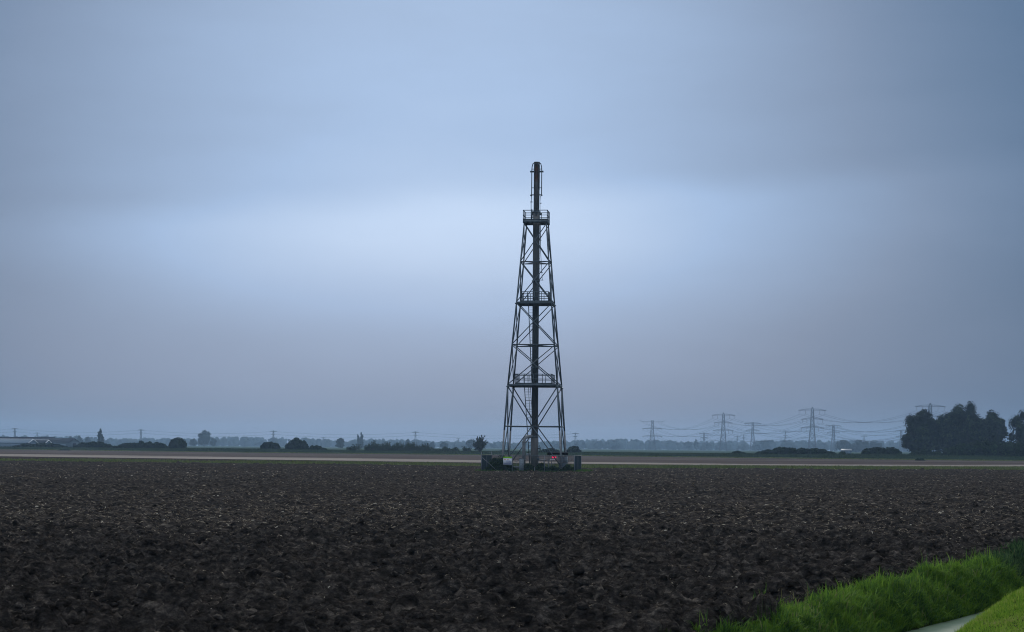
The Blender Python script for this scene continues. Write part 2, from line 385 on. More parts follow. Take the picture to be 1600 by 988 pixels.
blade_obj('seed_stalks', [blades(p5, .40, .012, .5, 3, .5)], M['stalk'], kind='stuff', label='thin dry seed stalks standing in the bank grass', cat='grass stalks')
p3 = bank_pts(110000, -11.9, -10.1, 46, 95); n3, t3 = nt_coord(p3[:, 0], p3[:, 1])
kp = (t3 > 46 + 8 * fbm(p3[:, 0] * .7, p3[:, 1] * .7, 18, 2)); p3 = p3[kp]; t3 = t3[kp]
hh = np.interp(t3, [46, 57, 95], [.4, .6, .6]) * (.4 + .5 * tuft(p3[:, 0], p3[:, 1], 14, .6) + .4 * fbm(p3[:, 0] * .8, p3[:, 1] * .8, 14, 3)) * (.6 + .5 * RNG.random(len(p3)))
blade_obj('reeds', [blades(p3, hh, .026, .45, 3, .6)], M['reed'], kind='stuff', label='taller blue green reeds along the ditch edge', cat='reeds')
p4 = bank_pts(170000, -8.62, -4.2, 24, 62); 
hh = (.05 + .07 * clods(p4[:, 0] / .3, p4[:, 1] / .3, 17) + .07 * fbm(p4[:, 0] * 1.5, p4[:, 1] * 1.5, 16, 3)) * (.6 + .6 * RNG.random(len(p4)))
blade_obj('mown_grass', [blades(p4, hh, .014, .55, 2, .5)], M['mown'], kind='stuff', label='short yellow green grass on the near ditch bank', cat='grass')
# verge and levee tufts
def polar_pts(count, a0, a1, f0, f1, zoff=-.03):
    a = RNG.uniform(a0, a1, count); u = RNG.random(count); r0, r1 = f0(a), f1(a)
    r = r0 + (r1 - r0) * u; y = r / np.sqrt(1 + a * a); x = a * y
    return np.stack([x, y, base_z(x, y) + zoff], 1)
vp = polar_pts(60000, -.27, .29, lambda a: B_soil(a) - 1, B_grass)
vk = fbm(vp[:, 0] * .07, vp[:, 1] * .07, 19, 2) > .38; 
vk &= (vp[:, 0] / vp[:, 1] * F + 800 > 60) | (RNG.random(len(vp)) < .25)
blade_obj('verge_grass', [blades(vp[vk], .38, .09, .4, 2, .4)], M['vgrass'], kind='stuff', label='strip of green and yellow grass beyond the dark soil', cat='grass')
lp = polar_pts(60000, -.27, .27, lambda a: B_levee(a) + 2, lambda a: B_levee(a) + 75)
lk = fbm(lp[:, 0] * .03, lp[:, 1] * .02, 23, 3)
mp = polar_pts(26000, -.27, .27, lambda a: B_levee(a) - 22, lambda a: B_levee(a) + 4)
blade_obj('margin_grass', [blades(mp, .35, .16, .3, 2, .3)], M['vgrass'], kind='stuff', label='thin pale green grass margin between the brown field and the embankment', cat='grass')
blade_obj('weeds', [blades(lp, .3 + 1.0 * np.clip(lk - .42, 0, 1) * 2.2 * RNG.random(len(lp)), .16, .25, 2, .3)], M['weeds'], kind='stuff', label='rough weeds and grass on the low far embankment', cat='weeds')
# straw litter on the ploughed soil
def straw():
    n = 190000
    a = RNG.uniform(-.30, .30, n); r = 30 * (330 / 30) ** RNG.random(n)
    y = r / np.sqrt(1 + a * a); x = a * y
    dens = fbm(x * .05, y * .11, 33, 4) * .95 + .25 * np.exp(-((r - 92) / 30) ** 2)
    k = soil_mask(x, y) & (RNG.random(n) < np.clip((dens - .34) * 2.4, .05, 1) * np.interp(r, [30, 55, 75, 330], [.1, .22, 1., .85]))
    x, y, r = x[k], y[k], r[k]; n = len(x)
    z = soil_z(x, y) + base_z(x, y) + .02
    L = RNG.uniform(.05, .15, n) * np.interp(r, [30, 70, 100, 330], [.6, 1.1, 1.6, 2.6]); W = RNG.uniform(.006, .020, n) * np.interp(r, [30, 70, 100, 330], [.7, 1.1, 1.4, 3.])
    an = RNG.random(n) * np.pi * 2; el = RNG.normal(0, .3, n)
    dx, dy, dz = np.cos(an) * np.cos(el) * L / 2, np.sin(an) * np.cos(el) * L / 2, np.sin(el) * L / 2
    wx, wy = -np.sin(an) * W / 2, np.cos(an) * W / 2; wz = RNG.normal(0, .6, n) * W / 2
    c = np.stack([x, y, z], 1); D = np.stack([dx, dy, dz], 1); Wv = np.stack([wx, wy, wz], 1); up = np.zeros_like(c); up[:, 2] = .012
    V = np.stack([c - D - Wv, c - D + Wv, c + Wv * 1.1 + up, c - Wv * 1.1 + up, c + D + Wv * .6, c + D - Wv * .6], 1).reshape(-1, 3)
    b = (np.arange(n) * 6)[:, None]
    q = np.concatenate([b + np.array([0, 1, 2, 3]), b + np.array([3, 2, 4, 5])])
    obj('straw_litter', mesh_np('straw', V, [q]), M['straw'], kind='stuff', label='pale straw and stalk litter strewn over the ploughed soil', cat='straw')
straw()
# loose clods that stand proud of the furrows
def loose_clods():
    bme = np.array([[0, 0, 1], [.9, 0, .45], [.28, .85, .45], [-.72, .53, .45], [-.72, -.53, .45], [.28, -.85, .45],
                    [.72, .53, -.45], [-.28, .85, -.45], [-.9, 0, -.45], [-.28, -.85, -.45], [.72, -.53, -.45]])
    tr = [[0, 1, 2], [0, 2, 3], [0, 3, 4], [0, 4, 5], [0, 5, 1], [1, 6, 2], [2, 6, 7], [2, 7, 3], [3, 7, 8], [3, 8, 4], [4, 8, 9], [4, 9, 5], [5, 9, 10], [5, 10, 1], [1, 10, 6]]
    n = 26000; a = RNG.uniform(-.31, .31, n); r = 27 * (200 / 27) ** RNG.random(n)
    y = r / np.sqrt(1 + a * a); x = a * y; k = soil_mask(x, y); x, y, r = x[k], y[k], r[k]; n = len(x)
    kk = rough(x, y)
    s = (.018 + .075 * RNG.random(n) ** 3.2) * (.5 + .6 * kk)
    z = soil_z(x, y) + base_z(x, y) + s * .15
    V = bme[None] * (1 + RNG.normal(0, .2, (n, 11, 3))) * s[:, None, None] * np.array([1.2, 1.0, .75])
    an = RNG.random(n) * 6.28; ca, sa = np.cos(an)[:, None], np.sin(an)[:, None]
    X = V[..., 0] * ca - V[..., 1] * sa; Y = V[..., 0] * sa + V[..., 1] * ca
    V = np.stack([X + x[:, None], Y + y[:, None], V[..., 2] + z[:, None]], -1).reshape(-1, 3)
    b = (np.arange(n) * 11)[:, None, None]
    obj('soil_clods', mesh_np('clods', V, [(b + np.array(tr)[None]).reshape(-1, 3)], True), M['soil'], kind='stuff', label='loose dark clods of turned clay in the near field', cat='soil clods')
loose_clods()

# ------------------------------------------------------------------ trees and bushes
ICO = None
def ico():
    global ICO
    if ICO is None:
        import bmesh
        b = bmesh.new(); bmesh.ops.create_icosphere(b, subdivisions=2, radius=1)
        ICO = (np.array([v.co[:] for v in b.verts]), np.array([[v.index for v in f.verts] for f in b.faces])); b.free()
    return ICO
def crown_mesh(name, lobes, n, size, mat, rng, core=.78, aspect=1.5, shell=(.72, 1.08)):
    lobes = np.array(lobes, float)
    wgt = (lobes[:, 3] * lobes[:, 4] + lobes[:, 4] * lobes[:, 5]); wgt /= wgt.sum()
    li = rng.choice(len(lobes), n, p=wgt); Lb = lobes[li]
    d = rng.normal(0, 1, (n, 3)); d /= np.linalg.norm(d, axis=1)[:, None]
    rr = rng.uniform(shell[0], shell[1], n) ** 1.0
    c = Lb[:, :3] + d * Lb[:, 3:6] * rr[:, None]
    nn = d + rng.normal(0, .7, (n, 3)); nn /= np.linalg.norm(nn, axis=1)[:, None]
    e = np.cross(nn, rng.normal(0, 1, (n, 3))); e /= np.linalg.norm(e, axis=1)[:, None]; f = np.cross(nn, e)
    s = size * rng.uniform(.55, 1.4, n)[:, None]
    V = np.stack([c - e * s * aspect * .5, c + f * s * .45 - e * s * .05, c + e * s * aspect * .5, c - f * s * .45 + e * s * .05], 1).reshape(-1, 3)
    quads = np.arange(n * 4).reshape(-1, 4)
    fg = [quads]
    if core:
        iv, it = ico(); cv = []; ct = []; nb = len(V)
        for k, l in enumerate(lobes):
            v = iv * (1 + rng.normal(0, .09, (len(iv), 1))) * l[3:6] * core + l[:3]
            cv.append(v); ct.append(it + nb + k * len(iv))
        V = np.concatenate([V] + cv); fg.append(np.concatenate(ct))
    me = mesh_np(name, V, fg); me.materials.append(mat); return me
def trunk_mesh(h, r, rng, crown_z, spread):
    b = MB(); b.tube([(0, 0, -.2), (0, 0, h * .12), (rng.normal(0, .1), rng.normal(0, .1), h * .5), (0, 0, h * .85)], [r * 1.3, r, r * .6, r * .15], 8)
    for i in range(5):
        a = rng.random() * 6.28; z = crown_z * (.7 + .5 * rng.random())
        b.tube([(0, 0, z), (math.cos(a) * spread * .35, math.sin(a) * spread * .35, z + (h - z) * .3), (math.cos(a) * spread * .7, math.sin(a) * spread * .7, z + (h - z) * .5)], [r * .4, r * .25, r * .08], 6)
    me = bpy.data.meshes.new('trunk'); o = b.build('trunk', M['bark']); me = o.data; bpy.data.objects.remove(o); return me
def lobes_for(w, h, base, rng, k=10, style='round', skew=0):
    """irregular lobes filling a crown of width w, from base to h"""
    L = []; ch = h - base; R0 = w / 2
    if style == 'column':
        for i in range(k):
            t = (i + .5) / k; rr = R0 * (math.sin(math.pi * min(1, .25 + t * .72)) ** .7) * 1.2
            L.append((rng.normal(0, R0 * .15), rng.normal(0, R0 * .15), base + ch * t, rr, rr, ch / k * .9))
        return L
    L.append((0, 0, base + ch * .48, R0 * .72, R0 * .72, ch * .40))
    for q in range(3 if k > 25 else 1): L.append((rng.normal(0, .26) * R0, 0, h - ch * (.15 + .05 * q), R0 * .32, R0 * .32, ch * .13))
    for i in range(k):
        a = rng.random() * 6.28; t = rng.random() ** .8
        z = base + ch * (.16 + .64 * t); env = math.sqrt(max(0, 1 - (((z - base) / ch - .38) / .62) ** 2))
        rr = R0 * (rng.uniform(.20, .42) if k < 25 or i % 3 == 0 else rng.uniform(.09, .2)); rad_0 = None; rad_ = max(0, R0 * env - rr) * rng.uniform(.7, 1.05)
        L.append((math.cos(a) * rad_, math.sin(a) * rad_, min(z, h - rr * .75), rr, rr, rr * rng.uniform(.7, .95)))
    if skew: L = [(a + skew * w * ((c - base) / ch - .5), b, c, d_, e_, f_) for a, b, c, d_, e_, f_ in L]
    return L
def make_tree(name, px, d, top, wpx, label, group=None, style='round', basefrac=.12, leaves=2500, size=.5, mat='leaf', k=12, cat='tree', trunk=True, seed=1, shell=(.72, 1.08), core=.78, skew=0):
    rng = np.random.default_rng(seed * 131 + int(px)); x = at(px, d); gz = float(base_z(np.array([x]), np.array([float(d)]))[0])
    h = zat(px, top, d) - gz; w = wpx * d / F
    t = empty(name, (x, d, gz), label=label, cat=cat, group=group)
    obj('crown', crown_mesh('crown', lobes_for(w, h, h * basefrac, rng, k, style, skew), leaves, size, M[mat], rng, core=core, shell=shell), None, t)
    if trunk: obj('trunk', trunk_mesh(h, max(.12, h * .018), rng, h * max(basefrac, .15), w / 2), None, t)
    return t
def bush_lobes(w, h, dep, rng, k, jag=.25, ends=.5):
    L = []
    for i in range(k):
        u = (i + rng.uniform(.1, .9)) / k * 2 - 1
        env = (1 - abs(u) ** 3.0) ** .6 * (1 - jag * rng.random()) if ends else (1 - jag * rng.random())
        hh = max(h * .35, h * env); r = max(hh * .5, .5)
        rw = max(w / k * 1.0, hh * .42)
        L.append((u * (w / 2 - rw * .7), rng.uniform(-.5, .5) * dep, hh * .5, rw, max(dep * .4, rw * .7), hh * .52))
    for i in range(int(k * 2.5)):
        a = L[int(rng.integers(0, len(L)))]; th = rng.uniform(.25, 2.9); r = a[5] * rng.uniform(.16, .34)
        L.append((a[0] + math.cos(th) * a[3] * .92, a[1] + rng.uniform(-.4, .2) * a[4], a[2] + math.sin(th) * a[5] * .95, r * 1.2, r, r))
    return L
def make_bush(name, x0, x1, top, d, label, group=None, k=8, leaves=2500, size=.35, mat='bush', jag=.25, cat='bush', seed=3, dep=None, ends=1):
    px = (x0 + x1) / 2; rng = np.random.default_rng(seed * 17 + int(px)); x = at(px, d)
    gz = float(base_z(np.array([x]), np.array([float(d)]))[0]); h = zat(px, top, d) - gz + .2; w = (x1 - x0) * d / F
    o = obj(name, crown_mesh(name, bush_lobes(w, h, dep or max(3., h), rng, k, jag, ends), leaves, size, M[mat], rng, core=.82, shell=(.75, 1.18)), None, None, label=label, cat=cat, group=group)
    o.location = (x, d, gz - .2); return o
LV = lambda px: float(B_levee(np.array([(px - 800) / F]))[0])
# big trees on the right
G = 'big dark trees behind the long hedge'
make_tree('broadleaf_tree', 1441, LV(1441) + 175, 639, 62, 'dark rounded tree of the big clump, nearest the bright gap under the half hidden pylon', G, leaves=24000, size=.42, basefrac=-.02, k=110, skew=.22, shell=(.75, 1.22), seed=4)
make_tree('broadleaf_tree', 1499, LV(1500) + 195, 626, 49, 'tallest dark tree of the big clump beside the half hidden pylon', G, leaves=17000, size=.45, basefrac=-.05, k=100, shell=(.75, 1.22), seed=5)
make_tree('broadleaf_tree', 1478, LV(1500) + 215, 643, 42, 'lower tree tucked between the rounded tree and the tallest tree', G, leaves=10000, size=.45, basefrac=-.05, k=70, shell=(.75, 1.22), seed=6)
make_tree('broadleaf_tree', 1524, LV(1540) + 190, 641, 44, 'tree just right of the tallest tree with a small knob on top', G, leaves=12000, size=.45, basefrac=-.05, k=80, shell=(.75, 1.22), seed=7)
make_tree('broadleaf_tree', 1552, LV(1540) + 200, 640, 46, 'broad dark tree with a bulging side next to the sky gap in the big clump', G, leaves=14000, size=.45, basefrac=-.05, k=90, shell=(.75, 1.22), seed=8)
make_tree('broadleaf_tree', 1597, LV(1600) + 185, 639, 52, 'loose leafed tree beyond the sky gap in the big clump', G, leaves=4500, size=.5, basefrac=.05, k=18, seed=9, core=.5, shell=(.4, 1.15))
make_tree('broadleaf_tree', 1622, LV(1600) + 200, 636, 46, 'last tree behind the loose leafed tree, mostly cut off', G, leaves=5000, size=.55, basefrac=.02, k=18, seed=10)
# hedges and bushes along the embankment
G = 'bushes along the far embankment'
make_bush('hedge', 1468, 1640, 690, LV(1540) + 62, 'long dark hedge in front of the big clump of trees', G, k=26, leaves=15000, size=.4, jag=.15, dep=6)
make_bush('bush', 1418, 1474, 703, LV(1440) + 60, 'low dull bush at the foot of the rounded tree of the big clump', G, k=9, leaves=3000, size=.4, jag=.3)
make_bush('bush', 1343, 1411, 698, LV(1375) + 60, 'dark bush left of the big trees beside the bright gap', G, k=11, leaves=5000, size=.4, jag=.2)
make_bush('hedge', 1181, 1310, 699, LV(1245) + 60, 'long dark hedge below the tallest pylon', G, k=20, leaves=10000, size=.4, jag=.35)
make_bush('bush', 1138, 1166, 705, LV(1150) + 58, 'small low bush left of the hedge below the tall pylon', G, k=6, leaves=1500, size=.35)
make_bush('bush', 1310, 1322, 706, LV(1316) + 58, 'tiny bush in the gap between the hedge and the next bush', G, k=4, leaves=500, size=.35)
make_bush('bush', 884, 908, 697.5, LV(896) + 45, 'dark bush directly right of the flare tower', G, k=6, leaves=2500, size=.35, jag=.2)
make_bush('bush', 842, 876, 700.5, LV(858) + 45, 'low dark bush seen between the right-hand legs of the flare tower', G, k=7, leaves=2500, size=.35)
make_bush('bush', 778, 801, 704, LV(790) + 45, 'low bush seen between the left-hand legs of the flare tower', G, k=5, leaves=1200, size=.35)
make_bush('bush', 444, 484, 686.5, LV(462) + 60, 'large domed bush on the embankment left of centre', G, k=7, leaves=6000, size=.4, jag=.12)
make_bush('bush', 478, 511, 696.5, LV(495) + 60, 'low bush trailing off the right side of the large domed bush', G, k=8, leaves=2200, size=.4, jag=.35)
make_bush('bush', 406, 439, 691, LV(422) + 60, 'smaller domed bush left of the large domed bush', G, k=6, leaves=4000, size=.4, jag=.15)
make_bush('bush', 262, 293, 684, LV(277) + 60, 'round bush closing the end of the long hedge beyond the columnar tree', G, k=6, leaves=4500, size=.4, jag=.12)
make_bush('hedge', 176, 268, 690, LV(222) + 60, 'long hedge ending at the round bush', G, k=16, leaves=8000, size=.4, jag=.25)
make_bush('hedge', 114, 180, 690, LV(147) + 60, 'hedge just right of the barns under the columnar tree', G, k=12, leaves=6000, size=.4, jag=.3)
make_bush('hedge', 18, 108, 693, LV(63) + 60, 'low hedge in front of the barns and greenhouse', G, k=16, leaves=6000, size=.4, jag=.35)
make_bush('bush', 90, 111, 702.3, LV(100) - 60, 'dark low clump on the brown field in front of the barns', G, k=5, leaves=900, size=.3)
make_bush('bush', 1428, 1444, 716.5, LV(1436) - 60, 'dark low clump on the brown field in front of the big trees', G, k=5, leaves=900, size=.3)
# thin willow thicket
def thicket(x0, x1, top, d, label, n=220, seed=2, nm='willow_thicket'):
    rng = np.random.default_rng(seed); px = (x0 + x1) / 2; x = at(px, d); gz = float(base_z(np.array([x]), np.array([float(d)]))[0])
    w = (x1 - x0) * d / F; h = zat(px, top, d) - gz
    t = empty(nm, (x, d, gz), label=label, cat='thicket', group='thin thickets on the embankment')
    b = MB(); pts = []
    for i in range(n):
        u = rng.uniform(-.5, .5) * w; v = rng.uniform(-3, 3); hh = h * rng.uniform(.45, 1.05) * (.6 + .5 * math.sin(u * .6 + seed) ** 2)
        ex, ey = u + rng.normal(0, .5), v + rng.normal(0, .5)
        b.tube([(u, v, -.1), (ex, ey, hh)], [.05, .015], 4, cap=False)
        for j in range(26):
            s = rng.uniform(.15, 1.); pts.append((u + (ex - u) * s + rng.normal(0, .28), v + (ey - v) * s, hh * s + rng.normal(0, .1)))
    b.build('twigs', M['bark'], t, kind='stuff')
    P = np.array(pts); lob = np.concatenate([P, np.full((len(P), 3), .1)], 1)
    obj('foliage', crown_mesh('foliage', lob, len(P), .3, M['weeds'], rng, core=0), None, t)
thicket(571, 640, 690, LV(600) + 50, 'thin grey green thicket left of the middle pylon', 260, 2)
thicket(634, 672, 692, LV(650) + 55, 'thin thicket below the middle pylon', 130, 3)
thicket(543, 562, 694, LV(550) + 50, 'small sparse thicket below the pair of poplars', 45, 4)
thicket(676, 716, 699, LV(695) + 50, 'lowest thin scrub reaching towards the lone sapling', 90, 5)
thicket(725, 735, 697, LV(730) + 50, 'little brown shrub just left of the lone sapling', 40, 6, 'thin_shrub')
# sapling
def sapling():
    d = LV(750) + 30; px = 749.5; x = at(px, d); gz = float(base_z(np.array([x]), np.array([d]))[0]); h = zat(px, 680, d) - gz; rng = np.random.default_rng(11)
    t = empty('young_tree', (x, d, gz), label='lone leafy young tree standing left of the flare tower', cat='tree')
    b = MB(); b.tube([(0, 0, -.1), (0, 0, h * .6)], [.12, .04], 6); lob = []
    for i in range(70):
        a = rng.random() * 6.28; e = rng.uniform(.78, 1.52); L = h * rng.uniform(.4, 1.0); z0 = h * rng.uniform(.0, .3)
        L *= .55 + .45 * math.sin(e) ** 2
        q = np.array([math.cos(a) * math.cos(e) * L * .95, math.sin(a) * math.cos(e) * L * .95, min(z0 + math.sin(e) * L * .8, h * 1.02)])
        b.tube([(0, 0, z0), tuple(q)], [.05, .015], 5)
        for s in np.linspace(.2, 1.02, 9): lob.append((q[0] * s, q[1] * s, z0 + (q[2] - z0) * s, .3, .3, .42))
    for q in ((0, 0, .42, .27, .5), (-.12, 0, .55, .2, .3), (.14, .05, .38, .2, .3), (.02, 0, .72, .15, .22), (-.2, 0, .3, .18, .24)):
        for k in range(14): lob.append((q[0] * h + rng.normal(0, .06) * h, q[1] * h + rng.normal(0, .06) * h, q[2] * h + rng.normal(0, .08) * h, q[3] * h * .4, q[3] * h * .4, q[4] * h * .3))
    b.build('trunk', M['bark'], t)
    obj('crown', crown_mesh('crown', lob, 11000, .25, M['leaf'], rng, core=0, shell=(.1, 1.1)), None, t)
sapling()

# distant trees, faded by the air
FT = [  # px, top, width, dist, style, label
 (4, 679, 8, 2300, 'round', 'small round tree above the dark barn roof, left of the small pylon'),
 (54, 681, 7, 2300, 'round', 'small round tree poking above the middle of the barn roofs'),
 (69, 682, 5, 2300, 'round', 'smallest tree showing over the barn roofs, second from the right'),
 (79, 682, 6, 2300, 'round', 'small tree showing over the right end of the barn roofs'),
 (111, 681, 14, 1900, 'round', 'hazy tree directly behind the gable of the rightmost barn'),
 (124, 680.5, 14, 1900, 'round', 'hazy tree right of the rightmost barn'),
 (137, 682, 12, 1950, 'round', 'hazy tree between the barns and the columnar tree'),
 (157, 672, 8.5, 1500, 'column', 'dark columnar tree standing alone right of the barns'),
 (166, 688, 12, 2000, 'round', 'low hazy tree at the foot of the columnar tree'),
 (303, 685, 14, 1900, 'round', 'low hazy tree at the left shoulder of the tall round tree'),
 (320, 671.5, 27, 1900, 'round', 'tall hazy tree with a broad crown beyond the round bush'),
 (333, 684, 12, 1950, 'round', 'low hazy tree at the right shoulder of the tall broad tree'),
 (361, 688, 12, 2300, 'round', 'faint low tree between the tall broad tree and the smaller domed bush'),
 (405, 686, 18, 2300, 'round', 'faint tree behind the smaller domed bush'),
 (423, 684, 12, 2300, 'round', 'faint tree below the pylon above the domed bushes'),
 (506, 689, 18, 2300, 'round', 'faint tree right of the large domed bush'),
 (532, 684, 17, 1700, 'round', 'egg shaped hazy tree left of the pair of poplars'),
 (559.5, 679, 4.5, 1800, 'column', 'shorter poplar of the hazy pair'),
 (565, 676.5, 5.5, 1800, 'column', 'taller poplar of the hazy pair'),
 (603, 689, 20, 2000, 'round', 'low hazy tree behind the thin thicket'),
 (637, 686, 13, 1900, 'round', 'round hazy tree just left of the middle pylon'),
 (653, 690, 10, 2000, 'round', 'low hazy tree just right of the middle pylon'),
 (675, 690, 13, 1900, 'round', 'round hazy tree midway between the middle pylon and the sapling'),
 (694, 690.5, 17, 1900, 'round', 'broad low hazy tree left of the sapling'),
 (709, 694, 7, 2000, 'round', 'smallest hazy tree left of the sapling'),
 (735, 686.5, 22, 1900, 'round', 'large hazy tree partly behind the sapling'),
 (771, 692, 14, 2000, 'round', 'hazy tree between the sapling and the flare tower'),
 (784, 693.5, 14, 2000, 'round', 'hazy tree behind the left legs of the flare tower'),
 (803, 694, 12, 2000, 'round', 'hazy tree seen inside the base of the flare tower'),
 (868, 691.5, 22, 2000, 'round', 'hazy tree seen through the right-hand legs of the flare tower'),
 (901, 690, 11, 2000, 'round', 'hazy tree just right of the flare tower, below the small pylon'),
 (912, 689.5, 11, 2000, 'round', 'second hazy tree right of the flare tower'),
 (936, 689, 24, 2000, 'round', 'left half of the broad hazy clump right of the flare tower'),
 (956, 687, 36, 2000, 'round', 'right half of the broad hazy clump right of the flare tower'),
 (1076, 689.5, 18, 2000, 'round', 'hazy tree left of the forked tree between two pylons'),
 (1087, 685.5, 9, 2000, 'round', 'tall forked hazy tree between the two left-hand large pylons'),
 (1104, 692, 26, 2000, 'round', 'low broad hazy tree in front of the second large pylon'),
 (1122, 695, 14, 2100, 'round', 'low hazy tree at the foot of the second large pylon'),
 (1160, 693, 20, 2100, 'round', 'low hazy tree right of the second large pylon'),
 (1180, 691, 16, 2000, 'round', 'hazy tree left of the flat topped clump'),
 (1196, 687, 28, 2000, 'round', 'flat topped hazy tree left of the tallest pylon'),
 (1230, 691, 30, 2000, 'round', 'broad low hazy tree directly left of the tallest pylon'),
 (1282, 691, 30, 2100, 'round', 'low hazy tree at the foot of the tallest pylon'),
 (1316, 686.5, 34, 1900, 'round', 'left part of the long flat topped hazy wood right of the tallest pylon'),
 (1344, 687, 40, 1900, 'round', 'middle of the long flat topped hazy wood right of the tallest pylon'),
 (1368, 690, 26, 1950, 'round', 'right part of the long flat topped hazy wood'),
 (1394, 691, 24, 2400, 'round', 'faint low tree just left of the big dark trees'),
]
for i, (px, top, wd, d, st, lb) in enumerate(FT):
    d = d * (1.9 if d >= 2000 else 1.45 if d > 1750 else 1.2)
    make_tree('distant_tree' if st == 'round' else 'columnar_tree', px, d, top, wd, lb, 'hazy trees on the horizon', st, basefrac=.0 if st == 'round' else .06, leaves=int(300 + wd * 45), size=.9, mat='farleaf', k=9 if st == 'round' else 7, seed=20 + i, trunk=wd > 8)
# background wood, one mass
def wood():
    rng = np.random.default_rng(5); lob = []
    hp = [-40, 0, 120, 170, 230, 290, 340, 400, 470, 520, 600, 700, 760, 830, 900, 960, 1060, 1110, 1200, 1300, 1400, 1430, 1700]
    hv = [9, 9, 9, 7, 7.5, 7, 9.5, 9.5, 9.5, 7, 8.5, 7, 6.5, 6.5, 9, 11, 9, 9, 10.5, 12, 11, 9.5, 10]
    for i in range(1000):
        px = rng.uniform(-120, 1720); d = rng.uniform(4200, 5850); x = at(px, d)
        h = (np.interp(px, hp, hv) + 0) * d / F * rng.uniform(.85, 1.35) + 4.; 
        r = rng.uniform(5, 12)
        lob.append((x, d, h * .45, r, r, h * .5)); lob.append((x + rng.normal(0, 3), d, h - r * .45, r * .6, r * .6, r * .5))
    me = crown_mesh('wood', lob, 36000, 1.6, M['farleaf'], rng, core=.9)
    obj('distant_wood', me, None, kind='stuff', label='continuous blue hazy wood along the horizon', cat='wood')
wood()

# ------------------------------------------------------------------ barns on the left
def barn(px, apex, eave, halfpx, L, d, label, roof, wall, W=12., edge=None, doors=1, name='barn'):
    phi = math.asin(min(.9, 2 * halfpx * d / F / W)); x = at(px, d); zr = zat(px, apex, d); ze = zat(px, eave, d)
    t = empty(name, (x, d, 0), math.pi - phi, label=label, cat='building', group='farm sheds beyond the low hedge')
    h = W / 2; b = MB()                                     # local x runs along the ridge, away from the gable end
    b.box((L / 2, 0, ze / 2 + .0), (L, W, ze)); 
    b.add([(0, -h, ze), (0, h, ze), (0, 0, zr - .15)], tris=[[0, 1, 2]]); b.add([(L, -h, ze), (L, h, ze), (L, 0, zr - .15)], tris=[[0, 2, 1]])
    b.build('wall', wall, t)
    r = MB(); o_ = .4
    for s in (-1, 1):
        sl = (zr - ze) / h; e = h + o_; v = []
        for xx in (-o_, L + o_):
            v += [(xx, s * e, ze - sl * o_ + .02), (xx, 0, zr + .02), (xx, 0, zr + .22), (xx, s * e, ze - sl * o_ + .22)]
        r.add(v, [[0, 1, 2, 3], [4, 7, 6, 5], [0, 4, 5, 1], [1, 5, 6, 2], [2, 6, 7, 3], [3, 7, 4, 0]])
    ro = r.build('roof', roof, t)
    if edge:
        q = MB()
        for s in (-1, 1): q.tube([(-o_ - .1, s * (h + o_), ze - .1), (-o_ - .1, 0, zr + .2)], .28, 6)
        q.tube([(-o_, 0, zr + .35), (L + o_, 0, zr + .35)], .22, 6)
        q.build('roof_edge', edge, t)
    dm = MB(); dm.box((-.06, 0, ze * .45), (.1, W * .3, ze * .85)); dm.build('door', M['roofdark'], t)
    n = max(2, min(5, int(L / 9)))
    for i in range(n):
        wm = MB(); wm.box(((i + .5) * L / n, h + .03, ze * .55), (L / n * .45, .08, ze * .3)); wm.build('window', M['glasshouse'], t)
barn(51, 687.2, 692.5, 4.8, 90, 1300, 'pale greenhouse with bright white roof edges', M['glasshouse'], M['glasshouse'], 9, M['white'], name='greenhouse')
barn(75, 688.6, 692.5, 2.6, 22, 1330, 'smallest shed with white gable edges between the greenhouse and the barns', M['roofgrey'], M['wallgrey'], 7, M['white'], name='shed')
barn(84, 683.8, 690, 5.2, 130, 1420, 'long dark roofed barn behind the greenhouse', M['roofdark'], M['wallgrey'], 13)
barn(116, 685.5, 691.5, 4.6, 30, 1400, 'grey roofed barn with its gable at the right end of the farm sheds', M['roofgrey'], M['wallgrey'], 13)
barn(1330, 702.2, 704.4, 1.2, 7, 1500, 'tiny pale roofed shed in front of the hazy wood right of the tallest pylon', M['galv'], M['wallgrey'], 8, name='shed')

